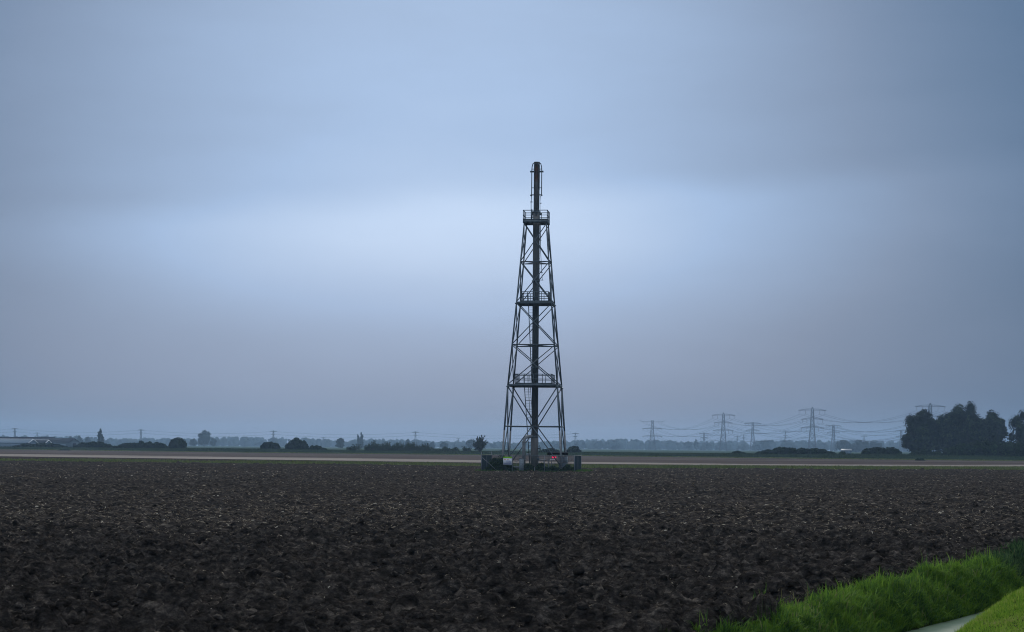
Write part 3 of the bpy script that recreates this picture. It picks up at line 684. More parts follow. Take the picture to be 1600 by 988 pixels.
# ------------------------------------------------------------------ pylons and their cables
def bar(b, p, q, r): b.tube([p, q], r, 4, cap=False)
def pylon(px, top, d, label, kind='big', bw=10., group='electricity pylons on the horizon', yaw=0.):
    x = at(px, d); H = zat(px, top, d); t = empty('electricity_pylon', (x, d, 0), yaw, label=label, cat='pylon', group=group)
    pm = d / F                                              # metres per photo pixel
    r = .28 if kind != 'small' else .25
    b = MB(); hook = []
    if kind == 'small':
        lv = [(0, 2.3), (.3, 1.6), (.6, 1.0), (.8, .8), (1., .5)]
    else:
        lv = [(0, bw / 2), (.12, bw / 2 * .86), (.24, bw / 2 * .74), (.36, bw / 2 * .63), (.46, bw / 2 * .55), (.56, bw / 2 * .46), (.65, bw / 2 * .41), (.74, bw / 2 * .37), (.83, bw / 2 * .33), (.93, bw / 2 * .3)]
        if kind == 'big': lv.append((1., .3))
        else: lv[-1] = (1., bw / 2 * .3)
    for i in range(len(lv) - 1):
        (a, wa), (c, wc) = lv[i], lv[i + 1]
        for sx, sy in ((-1, -1), (1, -1), (1, 1), (-1, 1)):
            bar(b, (sx * wa, sy * wa, a * H), (sx * wc, sy * wc, c * H), r)
        C4 = [(-1, -1), (1, -1), (1, 1), (-1, 1)]
        for k in range(4):
            s0, s1 = C4[k], C4[(k + 1) % 4]
            bar(b, (s0[0] * wa, s0[1] * wa, a * H), (s1[0] * wc, s1[1] * wc, c * H), r * .6)
            bar(b, (s1[0] * wa, s1[1] * wa, a * H), (s0[0] * wc, s0[1] * wc, c * H), r * .6)
            bar(b, (s0[0] * wc, s0[1] * wc, c * H), (s1[0] * wc, s1[1] * wc, c * H), r * .6)
    b.build('lattice_mast', M['pylon'], t)
    arms = {'big': [(.935, .31, 0), (.735, .25, 0), (.54, .27, 0)], 'wide': [(.95, .42, .045), (.72, .34, 0), (.47, .34, 0)], 'mid': [(.96, .30, 0), (.72, .24, 0)], 'small': [(.95, .22, 0), (.78, .12, 0)]}[kind]
    for (f, hw, up) in arms:
        a = MB(); z = f * H; e = hw * H; dz = .03 * H
        for s in (-1, 1):
            if up:
                K = [(0, 0), (.72 * e, 0), (e, up * H)]
            else: K = [(0, 0), (.55 * e, -.0), (e, -.01 * H)]
            for (u0, v0), (u1, v1) in zip(K, K[1:]):
                bar(a, (s * u0, .5, z + v0), (s * u1, .2, z + v1), r * .9); bar(a, (s * u0, -.5, z + v0), (s * u1, -.2, z + v1), r * .9)
            if not up:
                bar(a, (0, 0, z + dz), (s * e * .5, 0, z + dz * .8), r * .8); bar(a, (s * e * .5, 0, z + dz * .8), (s * e, 0, z - .01 * H), r * .8)
                for q in np.linspace(.1, .9, 7): bar(a, (s * e * q, 0, z), (s * e * (q + .06), 0, z + dz * (1 - q) ** .5), r * .5)
        a.build('crossarm', M['pylon'], t)
        if kind != 'small':
            dl = .09 * H if kind == 'big' else .05 * H
            for s in (-1, 1):
                for q in (.5, .9 if not up else .72):
                    n_ = MB(); bar(n_, (s * e * q, 0, z - .1), (s * e * q, 0, z - dl), r * .8); n_.build('insulator', M['insul'], t)
            for s in (-1, 1):
                for q in (.5, .9 if not up else .72): hook.append((x + s * e * q, d, z - dl))
        else:
            for s in (-1, 1): hook.append((x + s * e * .95, d, z))
    return hook
def cables(chain, sag, label, grp, r=.13, rows=None):
    """one cable per hook position, running over every pylon of the chain"""
    n = min(len(c) for c in chain)
    for k in range(n):
        if rows and k not in rows: continue
        pts = []
        for (p, q) in zip(chain, chain[1:]):
            p = np.array(p[k]); q = np.array(q[k]); s = sag * np.linalg.norm(p - q) if sag < 1 else sag
            for u in np.linspace(0, 1, 22)[:-1]:
                v = p + (q - p) * u; v[2] -= 4 * s * u * (1 - u); pts.append(v)
        pts.append(np.array(chain[-1][k]))
        b = MB(); b.tube(pts, r, 4)
        lv = label[min(k // 4, len(label) - 1)] if isinstance(label, list) else label
        b.build('power_cable', M['cable'], None, label=lv, cat='cable', group=grp)
a1 = pylon(1019, 657, 3300, 'pylon with upturned arm ends, leftmost of the large pylons', 'wide', 11)
a2 = pylon(1130, 645, 3100, 'second large pylon, between the upturned one and the tallest', 'big', 11)
a3 = pylon(1269, 636.5, 2800, 'tallest pylon, standing clear above the long dark hedge', 'big', 11)
a4 = pylon(1453, 630, 2500, 'pylon half hidden behind the big dark trees at the right', 'big', 11)
cables([a1, a2, a3, a4], 13., ['cable on the top arms of the large pylons', 'cable on the middle arms of the large pylons', 'cable on the lowest arms of the large pylons'], 'cables of the large pylon line', .11)
b1 = pylon(1100, 676.5, 3600, 'smallest pylon left of the second large pylon', 'mid', 7)
b2 = pylon(1176, 660, 3500, 'medium pylon between the second large pylon and the tallest', 'mid', 9)
b3 = pylon(1302, 664, 3400, 'medium pylon just right of the tallest pylon', 'mid', 9)
b4 = pylon(1408, 672.5, 3300, 'medium pylon in the bright gap left of the big dark trees', 'mid', 8)
cables([b1, b2, b3, b4], 9., 'cable of the medium pylons behind the large line', 'cables of the medium pylon line', .09)
c2 = pylon(1162, 679, 4200, 'tiny pylon just left of the medium pylon', 'small')
c3 = pylon(1227, 674, 4000, 'faint small pylon left of the tallest pylon', 'small')
pylon(1152, 681, 4400, 'tiniest pylon right of the second large pylon', 'small')
pylon(1350, 681, 4400, 'faint tiny pylon over the flat topped wood', 'small')
ls = []
for px, tp, lb in ((-190, 667, 'small pylon outside the left edge'), (23, 669, 'small pylon above the dark barn roof'), (220, 671, 'small pylon above the long hedge on the left'), (427, 673, 'small pylon above the domed bushes'),
                   (649, 674.5, 'small pylon left of the flare tower above the thin thicket'), (899, 676.5, 'small pylon just right of the flare tower')):
    ls.append(pylon(px, tp, 3300, lb, 'small'))
cables(ls, 4.5, 'thin cable of the small pylon line left of the flare tower', 'cables of the small pylon line', .06)
for px, tp, lb in ((58, 676, 'tiny faint pylon over the barns'), (505, 683, 'tiny faint pylon right of the large domed bush'), (716, 685, 'tiny faint pylon left of the lone sapling'), (932, 686, 'tiny faint pylon over the broad clump right of the flare tower')):
    pylon(px, tp, 4300, lb, 'small')

# ------------------------------------------------------------------ the flare tower
TH = .1117
TX, TY = 35.3 / 13., 250.
tw = empty('flare_tower', (TX, TY, 0), -TH, label='tall dark lattice flare tower with three platforms and a central pipe', cat='tower')
LEV = [(0, 7.2), (5.5, 6.53), (10.4, 5.9), (15.25, 5.0), (20.3, 4.17), (25.2, 3.35), (29.85, 2.65)]
def sw(z): return np.interp(z, [l[0] for l in LEV], [l[1] for l in LEV]) / 2
SGN = [(-1, -1), (1, -1), (1, 1), (-1, 1)]
def cor(k, z):
    s = SGN[k % 4]; return (s[0] * sw(z), s[1] * sw(z), z)
def midp(k, z):
    a, c = cor(k, z), cor(k + 1, z); return tuple((np.array(a) + np.array(c)) / 2)
for k in range(4):
    b = MB(); b.tube([cor(k, z) for z in (5.0, 10.4)], .105, 10); b.tube([cor(k, 10.4), cor(k, 20.3), cor(k, 29.85)], [.095, .088, .08], 10)
    for z in (10.15, 20.1): b.tube([cor(k, z), cor(k, z + .12)], .19, 10)
    lg = b.build('leg', M['steel'], tw)
    b = MB(); b.tube([cor(k, .35), cor(k, 5.0)], .11, 10); b.tube([cor(k, .28), cor(k, .36)], .25, 10); b.build('lower_leg', M['legfoot'], lg)
    b = MB(); c = cor(k, 0); b.box((c[0], c[1], .1), (.9, .9, .45)); b.build('footing', M['conc'], lg)
def brace(p, q, r=.06, nm='brace', mat='steel'):
    MB().tube([p, q], r, 8).build(nm, M[mat], tw)
for k in range(4):
    m55 = midp(k, 5.5)
    brace(cor(k, 10.25), m55, .07); brace(cor(k + 1, 10.25), m55, .07); brace(cor(k, .7), m55, .065); brace(cor(k + 1, .7), m55, .065)
    brace(cor(k, 5.5), cor(k + 1, 5.5), .065, 'ring_beam')
    for (z0, _), (z1, _) in zip(LEV[2:], LEV[3:]):
        brace(cor(k, z0 + .1), cor(k + 1, z1 - .1), .055); brace(cor(k + 1, z0 + .1), cor(k, z1 - .1), .055)
    for z in (15.25, 25.2): brace(cor(k, z), cor(k + 1, z), .065, 'ring_beam')
for z in (15.25, 25.2):                                     # guide frame holding the pipe inside each ring
    b = MB()
    for k in range(4): b.tube([cor(k, z), (SGN[k][0] * .35, SGN[k][1] * .35, z)], .045, 6)
    b.build('guide_frame', M['steel'], tw)
def platform(z, s, rs, ry=None, dk=.27, over=.0, toe=.15, nearrail=True, posts=5):
    p = MB(); hw = s / 2 + over; t = .16
    for a, c in (((-hw, -hw), (hw, -hw)), ((hw, -hw), (hw, hw)), ((hw, hw), (-hw, hw)), ((-hw, hw), (-hw, -hw))):
        cx, cy = (a[0] + c[0]) / 2, (a[1] + c[1]) / 2
        p.box((cx, cy, z), (abs(a[0] - c[0]) + .14 if a[1] == c[1] else .14, abs(a[1] - c[1]) - .16 if a[0] == c[0] else .14, dk))
    root = p.build('platform', M['steel'], tw)
    g = MB(); n = 22
    for i in range(n):
        y = -hw + .1 + (2 * hw - .2) * i / (n - 1)
        segs = [(-hw + .08, hw - .08)] if abs(y) > .5 else [(-hw + .08, -.5), (.5, hw - .08)]
        for u0, u1 in segs: g.box(((u0 + u1) / 2, y, z + dk / 2 - .02), (u1 - u0, (2 * hw) / n * .6, .035))
    for i in range(5):
        y = -hw + .5 + (2 * hw - 1.) * i / 4
        if abs(y) > .5: g.box((0, y, z + .02), (2 * hw - .15, .07, .14))
    g.build('grating', M['steel'], root)
    r = MB(); hx = rs / 2; hy = (ry or rs) / 2; z0 = z + dk / 2; ht = 1.2
    cs = [(-hx, -hy), (hx, -hy), (hx, hy), (-hx, hy)]
    for k in range(4):
        a, c = np.array(cs[k]), np.array(cs[(k + 1) % 4])
        for hh, rr in ((ht, .05), (.62, .04)):
            r.tube([(*a, z0 + hh), (*c, z0 + hh)], rr, 6)
        for i in range(posts):
            q = a + (c - a) * i / (posts - 1); r.tube([(*q, z0 - .02), (*q, z0 + ht)], .042, 6)
        mid = (a + c) / 2; ln = np.linalg.norm(c - a); hor_ = k % 2 == 0
        r.box((mid[0], mid[1], z0 + toe / 2 + .01), (ln if hor_ else .02, .02 if hor_ else ln, toe))
    r.build('railing', M['steel'], root)
    return root
platform(10.4, 5.9, 4.3, 4.2, .27)
platform(20.25, 4.17, 3.35, 3.3, .27)
platform(30.0, 2.75, 2.88, 2.88, .3, over=.04, toe=.18, posts=4)
# central pipe
b = MB(); b.tube([(0, 0, .1), (0, 0, 4.0), (0, 0, 4.3)], [.46, .46, .40], 24); b.tube([(0, 0, 4.25), (0, 0, 20), (0, 0, 31.3)], [.39, .39, .41], 24); b.tube([(0, 0, 31.2), (0, 0, 37.0), (0, 0, 37.3)], [.35, .35, .36], 24)
stk = b.build('flare_pipe', M['stack'], tw, smooth=True)
b = MB()
for z in (4.25, 12.6, 23.0, 31.3): b.tube([(0, 0, z - .06), (0, 0, z + .06)], .5, 20)
b.build('flange', M['steel'], stk)
b = MB()
for s in (-1, 1):
    X = s * .6
    b.tube([(X, 0, 33.3), (X, 0, 36.3), (X * .95, 0, 36.75), (X * .78, 0, 37.1), (s * .32, 0, 37.2)], .055, 8)
    b.box((s * .55, 0, 36.15), (.5, .3, .18)); b.box((s * .5, 0, 36.45), (.3, .1, .07)); b.box((s * .5, 0, 34.2), (.3, .08, .07)); b.box((s * .5, 0, 33.35), (.32, .12, .12))
for a in (.9, 2.2, -.9, -2.2):
    b.tube([(math.cos(a) * .46, math.sin(a) * .46, 34.), (math.cos(a) * .46, math.sin(a) * .46, 36.9), (math.cos(a) * .3, math.sin(a) * .3, 37.2)], .05, 6)
pp = b.build('pilot_burner', M['steel'], tw)
b = MB()
b.tube([(-.6, 0, 33.3), (-.66, 0, 32.4), (-.62, 0, 29.9)], .04, 8); b.box((-.62, 0, 32.5), (.24, .1, .1)); b.box((-.66, 0, 33.3), (.22, .16, .16)); b.tube([(-.58, -.1, 31.6), (-.58, -.1, 30.1)], .1, 8); b.box((-.55, -.2, 30.9), (.22, .2, .7))
b.build('gas_line', M['steel'], tw)
b = MB(); b.tube([(.6, 0, 33.3), (.5, 0, 33.2), (.5, 0, 32.3)], .04, 8); b.box((.5, 0, 32.35), (.18, .12, .1)); b.box((.6, 0, 33.3), (.2, .14, .14)); b.tube([(.5, 0, 32.3), (.42, 0, 29.9)], .012, 5); b.build('igniter_line', M['steel'], tw)
b = MB(); b.box((0, 0, 31.05), (1.25, .35, .16)); b.box((0, 0, 31.05), (.35, 1.25, .14)); b.build('pipe_clamp', M['steel'], tw)
def ladder(p0, p1, wdt, nm='ladder', rs=.035, y=0, step=.3, cage=False, rail=1.1):
    b = MB(); p0 = np.array(p0, float); p1 = np.array(p1, float); d = (p1 - p0)
    off = np.array([wdt / 2, 0, 0]); u = d / np.linalg.norm(d)
    for s in (-1, 1): b.box(tuple((p0 + p1) / 2 + s * off), (.05 if s > 0 else .09, .09, np.linalg.norm(d)), Matrix.Rotation(math.atan2(d[0], d[2]), 3, 'Y'))
    n = int(np.linalg.norm(d) / step)
    for i in range(1, n): q = p0 + d * i / n; b.tube([q - off, q + off], .014, 5)
    return b.build(nm, M['steel'], tw)
ladder((-.25, .85, .2), (-1.12, .85, 11.7), .72, step=.33)
b = MB()
for i in range(5):
    z = 5.5 + i * 1.05; cx = -.25 + (z - .2) / 11.5 * -.87; b.tube([(cx - .36, .85, z), (cx - .36, 1.4, z), (cx + .36, 1.4, z), (cx + .36, .85, z)], .022, 5)
b.tube([(-.55, 1.4, 4.2), (-1.05, 1.4, 11.7)], .03, 5); b.build('ladder_cage', M['steel'], tw)
ladder((-.15, .8, 10.5), (-.72, .8, 21.6), .62, step=.33)
ladder((.15, .6, 20.6), (.15, .6, 30.), .5)
b = MB(); b.tube([(.5, -.1, 29.8), (.56, -.1, 26.5), (.78, -.1, 23.1)], .03, 6)
for z, xx in ((27.9, .52), (25.3, .62), (24.0, .7), (23.1, .78)): b.box((xx - .05, -.1, z), (.34, .08, .07))
b.build('cable_tray', M['steel'], tw)
# riser pipe beside the flare pipe
b = MB(); b.tube([(-1.21, -.8, .1), (-1.21, -.8, 3.7), (-1.12, -.75, 4.05), (-.9, -.6, 4.25), (-.55, -.4, 4.3), (-.1, -.05, 4.3)], .2, 14)
b.tube([(-1.21, -.8, 1.5), (-1.21, -.8, 1.58)], .3, 14); b.tube([(-1.21, -.8, 3.6), (-1.21, -.8, 3.68)], .29, 14)
b.build('riser_pipe', M['legfoot'], tw, smooth=False)
b = MB(); b.tube([(.42, -.3, 2.85), (.7, -.35, 2.85)], .05, 8); b.tube([(.7, -.35, 2.85), (.75, -.35, 2.85)], .18, 12); b.tube([(.6, -.35, 2.6), (.6, -.35, 3.3)], .025, 6); b.build('valve', M['black'], tw)
b = MB(); b.tube([(-2.6, -1.2, .6), (-1.5, -1., .6), (-1.21, -.8, .6)], .13, 10); b.tube([(-2.6, -1.2, 0), (-2.6, -1.2, .6)], .13, 10); b.tube([(-2.1, -1.1, .55), (-2.1, -1.1, 1.3)], .04, 6); b.tube([(-2.1, -1.1, 1.3), (-2.1, -1.1, 1.34)], .2, 12); b.build('feed_pipe', M['galv'], tw)

# ------------------------------------------------------------------ compound round its foot
X0, X1, Y0, Y1 = -5.79, 5.22, -5.0, 5.0
def loc(x, y, z=0.):                                        # compound coordinates to world
    c, s = math.cos(-TH), math.sin(-TH); return (TX + x * c - y * s, TY + x * s + y * c, z)
fe = empty('mesh_fence', loc(0, 0), -TH, label='galvanised mesh fence round the foot of the flare tower', cat='fence')
cs = [(X0, Y0), (X1, Y0), (X1, Y1), (X0, Y1)]
for k in range(4):
    a, c = np.array(cs[k]), np.array(cs[(k + 1) % 4]); ln = np.linalg.norm(c - a); b = MB()
    n = int(ln / .055)
    for i in range(n + 1):
        q = a + (c - a) * i / n; b.tube([(*q, .03), (*q, 2.0)], .0045, 3, cap=False)
    for z in np.arange(.1, 2.01, .2): b.tube([(*a, z), (*c, z)], .006, 4, cap=False)
    b.build('mesh_panel', M['wire'], fe)
    b = MB(); b.tube([(*a, 2.04), (*c, 2.04)], .024, 6); b.build('top_rail', M['galv'], fe)
    m = {0: [0, .335, .68], 1: [0, .5], 2: [0, .33, .66], 3: [0, .5]}[k]
    for u in m:
        q = a + (c - a) * u; tall = 2.45 if (k in (0, 3) and u == 0 and q[0] < 0) else (2.15 if u == 0 else 2.08)
        MB().tube([(*q, -.2), (*q, tall)], .05 if u == 0 else .038, 8).build('post', M['galv'], fe)
for (xa, za, xb, zb) in ((X0 + .1, 1.75, X0 + 2.0, .1), (X1 - .1, 1.85, X1 - 2.1, .12)):
    MB().tube([(xa, Y0 + .02, za), (xb, Y0 + .02, zb)], .035, 6).build('stay', M['galv'], fe)
# sign on the fence
def sign():
    t = empty('notice_board', loc(-2.68, Y0 - .07, .9), -TH, label='white notice board with a green top band on the front fence', cat='sign')
    b = MB(); b.box((0, 0, .39), (1.02, .03, .78)); b.build('panel', M['white'], t)
    b = MB(); b.box((0, 0, .875), (1.02, .03, .19)); b.build('green_band', M['lime'], t)
    b = MB()
    rng = random.Random(3)
    b.box((-.3, -.02, .62), (.2, .012, .1)); b.box((.05, -.02, .64), (.32, .012, .055)); b.build('orange_lettering', M['orange'], t)
    b = MB()
    for i, z in enumerate((.5, .41, .32, .2, .11)):
        x = -.38 if i > 2 else -.12
        while x < .36:
            w_ = rng.uniform(.05, .14); b.box((x + w_ / 2, -.02, z), (w_, .012, .04)); x += w_ + .035
    b.build('blue_lettering', M['ink'], t)
sign()
t = empty('control_cabinet', loc(-1.07, Y0 + .35), -TH, label='narrow pale grey cabinet just inside the front fence', cat='cabinet')
b = MB(); b.box((0, 0, .86), (.52, .3, 1.6)); b.build('housing', M['cab'], t)
b = MB(); b.box((0, -.16, .9), (.44, .015, 1.4)); d_ = b.build('door', M['cab'], t); b = MB(); b.box((.17, -.175, .95), (.03, .02, .14)); b.build('handle', M['black'], d_)
b = MB(); b.box((0, 0, 1.69), (.6, .4, .05)); b.build('lid', M['galv'], t)
t = empty('equipment_cabinet', loc(3.62, -2.), -TH, label='wide grey equipment cabinet under the flat black canopy', cat='cabinet')
b = MB(); b.box((0, 0, 1.58), (1.07, .5, .72)); b.build('housing', M['cab'], t)
b = MB(); b.box((-.26, -.26, 1.58), (.48, .015, .62)); b.build('door', M['cab'], t); b = MB(); b.box((.26, -.26, 1.58), (.48, .015, .62)); b.build('door', M['cab'], t)
b = MB(); b.box((0, 0, .72), (1.0, .45, .95)); b.build('lower_housing', M['cabdark'], t); b = MB(); b.box((0, 0, .12), (1.2, .6, .24)); b.build('plinth', M['conc'], t)
t = empty('canopy', loc(2.98, -2.), -TH, label='flat black canopy on thin posts over the equipment', cat='canopy')
b = MB(); b.box((0, 0, 2.28), (2.32, 1.5, .28)); b.build('roof', M['black'], t); b = MB(); b.box((0, 0, 2.445), (2.36, 1.54, .04)); b.build('roof_sheet', M['galv'], t)
for sx in (-1, 1):
    for sy in (-1, 1): MB().tube([(sx * 1.08, sy * .68, 0), (sx * 1.08, sy * .68, 2.15)], .03, 6).build('post', M['steel'], t)
t = empty('warning_lamp', loc(2.62, -2.9), -TH, label='glowing red lamp on a thin post below the canopy', cat='lamp')
b = MB(); b.tube([(0, 0, 0), (0, 0, 1.72)], .022, 6); b.build('post', M['galv'], t); b = MB(); b.box((0, 0, 1.84), (.48, .12, .17)); b.build('lamp_lens', M['red'], t)
b = MB(); b.box((0, 0, 1.945), (.5, .16, .03)); b.build('lamp_hood', M['black'], t); b = MB(); b.box((-.16, -.03, 1.55), (.55, .03, .14)); b.build('plate', M['white'], t)
t = empty('pipe_manifold', loc(1.55, -2.9), -TH, label='grey pipe manifold with a handwheel between the flare pipe and the canopy', cat='pipework')
b = MB(); b.tube([(-.9, 0, 1.52), (.45, 0, 1.52)], .07, 8); b.build('header_pipe', M['galv'], t)
for xx in (-.8, -.2, .4): MB().tube([(xx, 0, 0), (xx, 0, 1.52)], .04, 8).build('riser', M['galv'], t)
b = MB(); b.tube([(-.8, 0, 1.5), (-.8, 0, 2.1)], .03, 6); b.tube([(-.8, 0, 1.95), (-.8, 0, 1.99)], .16, 12); b.tube([(-.8, 0, 1.45), (-.8, 0, 1.75)], .12, 8); b.build('handwheel', M['cabdark'], t)
t = empty('junction_box', loc(-.75, 1.7), -TH, label='small pale box on a post behind the flare pipe', cat='junction box')
b = MB(); b.tube([(0, 0, 0), (0, 0, 2.0)], .04, 6); b.build('post', M['galv'], t); b = MB(); b.box((0, 0, 2.15), (.8, .3, .32)); b.build('housing', M['cab'], t)
t = empty('gas_cabinet', loc(4.5, -3.4), -TH, label='small dark meter box behind the right-hand fence stay', cat='cabinet')
b = MB(); b.box((0, 0, .85), (.22, .2, .3)); b.build('housing', M['black'], t); b = MB(); b.tube([(0, 0, 0), (0, 0, .72)], .03, 6); b.build('post', M['galv'], t)
t = empty('marker_post', loc(.55, Y0 - .3), -TH, label='short pale marker post in front of the fence', cat='post')
b = MB(); b.tube([(0, 0, -.1), (0, 0, .62)], .055, 8); b.build('pole', M['galv'], t); b = MB(); b.box((0, -.07, .62), (.12, .03, .14)); b.build('plate', M['galv'], t)
# undergrowth in the compound
def shrub(x, y, w, h, label, n=2600, seed=1, k=7):
    rng = np.random.default_rng(seed)
    o = obj('shrub', crown_mesh('shrub', bush_lobes(w, h, w * .4, rng, k, .3), n, .13, M['shrub'], rng, core=.7, shell=(.6, 1.2)), None, None, label=label, cat='shrub', group='shrubs inside the compound')
    o.location = loc(x, y, -.05); o.rotation_euler = (0, 0, -TH)
shrub(-3.7, -3.9, 3.4, 2.0, 'tallest dark shrub at the left of the compound', 5200, 1, 9)
shrub(-2.5, -4.3, 1.9, .95, 'low shrub under the notice board', 2200, 2)
shrub(-.25, -4.2, 1.5, 1.1, 'shrub between the pale grey cabinet and the flare pipe', 2200, 3)
shrub(1.25, -4.1, 1.9, 1.15, 'shrub right of the flare pipe behind the marker post', 2600, 4)
shrub(2.8, -4.2, 1.7, .9, 'low shrub in front of the red lamp', 2200, 5)
shrub(4.35, -4.0, 1.8, .95, 'low shrub at the right corner of the compound', 2200, 6)
n = 26000; gx = RNG.uniform(X0 - 1.2, X1 + 2.2, n); gy = RNG.uniform(Y0 - 1.3, Y1 + 1, n)
P = np.array([loc(a_, b_, 0) for a_, b_ in zip(gx, gy)])
P[:, 2] = .0
e_ = np.where((gx > X0 - .8) & (gx < X1 + 1.5), 1, .4) * np.where(gy < Y0 - .8, .5, 1)
blade_obj('compound_grass', [blades(P, (.14 + .36 * RNG.random(n) ** 1.5) * e_ * (.5 + 1.0 * fbm(gx, gy, 3, 2)), .04, .4, 2, .4)], M['cgrass'], kind='stuff', label='rough green grass and weeds round the fence foot', cat='grass')
# two weed stalks and a tuft in the near field
def sprig(px, py, d, h, label, n=14, seed=1, spread=.04, wd=.03):
    rng = np.random.default_rng(seed); x = at(px, d); z = float(base_z(np.array([x]), np.array([d]))[0]) + .03
    pts = np.stack([rng.normal(0, spread, n), rng.normal(0, spread, n), np.zeros(n)], 1)
    v, q, tt = blades(pts, h, wd, .22, 3, .3)
    o = obj('weed_plant', mesh_np('weed', v, [q, tt]), M['grass'], None, label=label, cat='plant', group='weeds growing in the near soil'); o.location = (x, d, z)
sprig(1183, 955, 37.5, .34, 'shorter pale green weed stalk left of the bank grass', 10, 1)
sprig(1197, 958, 37.0, .5, 'taller pale green weed stalk beside the bank grass', 10, 2)
sprig(1160, 968, 36., .2, 'low weed sprig nearest the bottom left of the bank grass', 12, 3)
sprig(866, 975, 35.5, .13, 'small green tuft in the dark soil near the bottom centre', 60, 4, .11, .03)

# ------------------------------------------------------------------ haze, sky, sun, camera
def haze():
    b = MB(); b.box((0, 0, 31), (12600, 12600, 67)); o = b.build('haze', None); m = bpy.data.materials.new('haze air'); T, N, L = nt(m)
    N.remove(N['Principled BSDF']); v = N.new('ShaderNodeVolumePrincipled'); v.inputs['Color'].default_value = (.46, .70, .98, 1)
    v.inputs['Density'].default_value = .00011; v.inputs['Anisotropy'].default_value = .3
    L.new(v.outputs[0], N['Material Output'].inputs['Volume']); o.data.materials.append(m); tag(o, 'thin blue evening haze over the fields', 'haze', kind='stuff')
haze()
SUN_AZ, SUN_EL = R(-2), R(20)                               # azimuth from +Y towards +X
w = bpy.data.worlds.new('World'); sc.world = w; w.use_nodes = True; T = w.node_tree; N = T.nodes; L = T.links
N.clear(); out = N.new('ShaderNodeOutputWorld')
def mth(op, a, b=None, c=None):
    n = N.new('ShaderNodeMath'); n.operation = op
    for i, v in enumerate((a, b, c)):
        if v is None: continue
        if hasattr(v, 'is_linked') or hasattr(v, 'links'): L.new(v, n.inputs[i])
        else: n.inputs[i].default_value = v
    return n.outputs[0]
tc = N.new('ShaderNodeTexCoord'); sp = N.new('ShaderNodeSeparateXYZ'); L.new(tc.outputs['Generated'], sp.inputs[0])
az = mth('ARCTAN2', sp.outputs[0], sp.outputs[1]); el = mth('ARCSINE', sp.outputs[2])
cmb = N.new('ShaderNodeCombineXYZ'); L.new(az, cmb.inputs[0]); L.new(el, cmb.inputs[1])
nz = N.new('ShaderNodeTexNoise'); nz.inputs['Scale'].default_value = 9; nz.inputs['Detail'].default_value = 7; nz.inputs['Roughness'].default_value = .55
mpw = N.new('ShaderNodeMapping'); mpw.inputs['Scale'].default_value = (.45, 1.6, 1); L.new(cmb.outputs[0], mpw.inputs[0]); L.new(mpw.outputs[0], nz.inputs['Vector'])
nzc = mth('SUBTRACT', nz.outputs[0], .5)
def gauss(azc, elc, sa, se):
    u = mth('DIVIDE', mth('SUBTRACT', az, azc), sa); v = mth('DIVIDE', mth('SUBTRACT', el, elc), se)
    q = mth('ADD', mth('MULTIPLY', u, u), mth('MULTIPLY', v, v)); return mth('EXPONENT', mth('MULTIPLY', q, -.5))
def smooth(x, a, b):
    n = N.new('ShaderNodeMapRange'); n.interpolation_type = 'SMOOTHSTEP'; n.inputs[1].default_value = a; n.inputs[2].default_value = b; L.new(x, n.inputs[0]); return n.outputs[0]
# cloud deck: its lower edge slants gently up to the right
edge = mth('ADD', mth('MULTIPLY', az, .062), mth('MULTIPLY', nzc, .014))
rel = mth('SUBTRACT', el, mth('ADD', edge, .117))
deck = smooth(rel, -.006, .014)
er = ramp(N, [(0, (.15,) * 3), (.018, (.17,) * 3), (.061, (.26,) * 3), (.1, (.32,) * 3), (.12, (.33,) * 3), (.155, (.32,) * 3), (.21, (.29,) * 3), (.3, (.30,) * 3), (.5, (.35,) * 3), (1., (.35,) * 3)])
L.new(el, er.inputs[0])
sep = N.new('ShaderNodeSeparateColor'); L.new(er.outputs[0], sep.inputs[0])
G1 = gauss(-.035, 0, .155, 1e6); G2 = gauss(-.045, 0, .20, 1e6); lowk = smooth(el, .09, 0.)
gm = mth('ADD', mth('MULTIPLY', G1, mth('SUBTRACT', 1., lowk)), mth('MULTIPLY', G2, lowk))
bri = mth('MULTIPLY_ADD', gm, sep.outputs[0], .092)
bri = mth('ADD', bri, mth('MULTIPLY', gauss(-.04, .100, .09, .024), mth('MULTIPLY_ADD', deck, -.06, .12)))
bri = mth('ADD', bri, mth('MULTIPLY', mth('SUBTRACT', 1., deck), mth('MULTIPLY', smooth(el, .05, .115), mth('MULTIPLY', G2, .07))))
bri = mth('MULTIPLY', bri, mth('MULTIPLY_ADD', nzc, .35, .97))
high = smooth(el, .25, .9); away = smooth(mth('ABSOLUTE', az), .45, 1.3)
bri = mth('ADD', bri, mth('MULTIPLY', high, .45)); bri = mth('ADD', bri, mth('MULTIPLY', away, .18))
cr = ramp(N, [(0, (0, 0, 0)), (.14, (.055, .142, .285)), (.227, (.155, .255, .432)), (.386, (.298, .475, .765)), (.578, (.485, .67, .955)), (.9, (.85, 1., 1.2))])
L.new(bri, cr.inputs[0])
hx = N.new('ShaderNodeMix'); hx.data_type = 'RGBA'; L.new(high, hx.inputs[0]); L.new(cr.outputs[0], hx.inputs[6]); hx.inputs[7].default_value = (.70, .75, .83, 1)
tn = N.new('ShaderNodeMix'); tn.data_type = 'RGBA'; tn.blend_type = 'MULTIPLY'; L.new(smooth(mth('ABSOLUTE', el), .14, .0), tn.inputs[0]); L.new(hx.outputs[2], tn.inputs[6]); tn.inputs[7].default_value = (.98, .91, .87, 1)
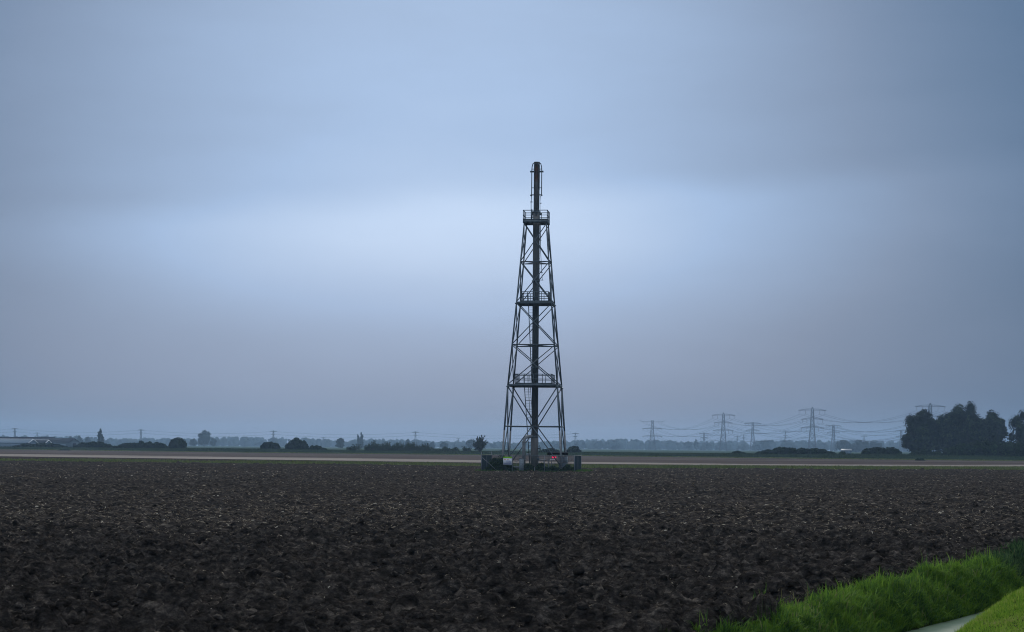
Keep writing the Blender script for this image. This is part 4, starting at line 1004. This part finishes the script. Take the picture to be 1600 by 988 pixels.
bg2 = N.new('ShaderNodeBackground'); L.new(tn.outputs[2], bg2.inputs[0]); bg2.inputs[1].default_value = 1.
sky = N.new('ShaderNodeTexSky'); sky.sky_type = 'NISHITA'; sky.sun_disc = False; sky.sun_elevation = SUN_EL; sky.sun_rotation = SUN_AZ; sky.air_density = 1.5; sky.dust_density = 2; sky.ozone_density = 3
bg1 = N.new('ShaderNodeBackground'); L.new(sky.outputs[0], bg1.inputs[0]); bg1.inputs[1].default_value = .05
ms = N.new('ShaderNodeMixShader'); ms.inputs[0].default_value = .93; L.new(bg1.outputs[0], ms.inputs[1]); L.new(bg2.outputs[0], ms.inputs[2]); L.new(ms.outputs[0], out.inputs[0])
sd = bpy.data.lights.new('sun', 'SUN'); sd.energy = 1.6; sd.angle = R(10); sd.color = (1, .95, .9); so = bpy.data.objects.new('sun', sd); COL.objects.link(so)
dirv = Vector((math.sin(SUN_AZ) * math.cos(SUN_EL), math.cos(SUN_AZ) * math.cos(SUN_EL), math.sin(SUN_EL)))
so.rotation_euler = dirv.to_track_quat('Z', 'Y').to_euler(); so.location = (0, 100, 80)
cd = bpy.data.cameras.new('camera'); co = bpy.data.objects.new('camera', cd); COL.objects.link(co)
cd.sensor_width = 36; cd.lens = 36 * F / 1600; cd.shift_y = (HOR - 494) / 1600; cd.clip_start = .1; cd.clip_end = 30000
co.matrix_world = Matrix.Translation((0, 0, EYE)) @ Matrix.Rotation(R(90), 4, 'X') @ Matrix.Rotation(ROLL, 4, 'Z')
cd.dof.use_dof = True; cd.dof.focus_distance = 250; cd.dof.aperture_fstop = 7.
sc.camera = co
sc.view_settings.view_transform = 'Standard'; sc.view_settings.look = 'None'; sc.view_settings.exposure = 0; sc.view_settings.gamma = 1
sc.render.engine = 'CYCLES'; cy = sc.cycles; cy.use_denoising = True; cy.filter_width = 1.05; cy.max_bounces = 6; cy.volume_bounces = 2; cy.diffuse_bounces = 3; cy.transparent_max_bounces = 6
cy.sample_clamp_indirect = 4
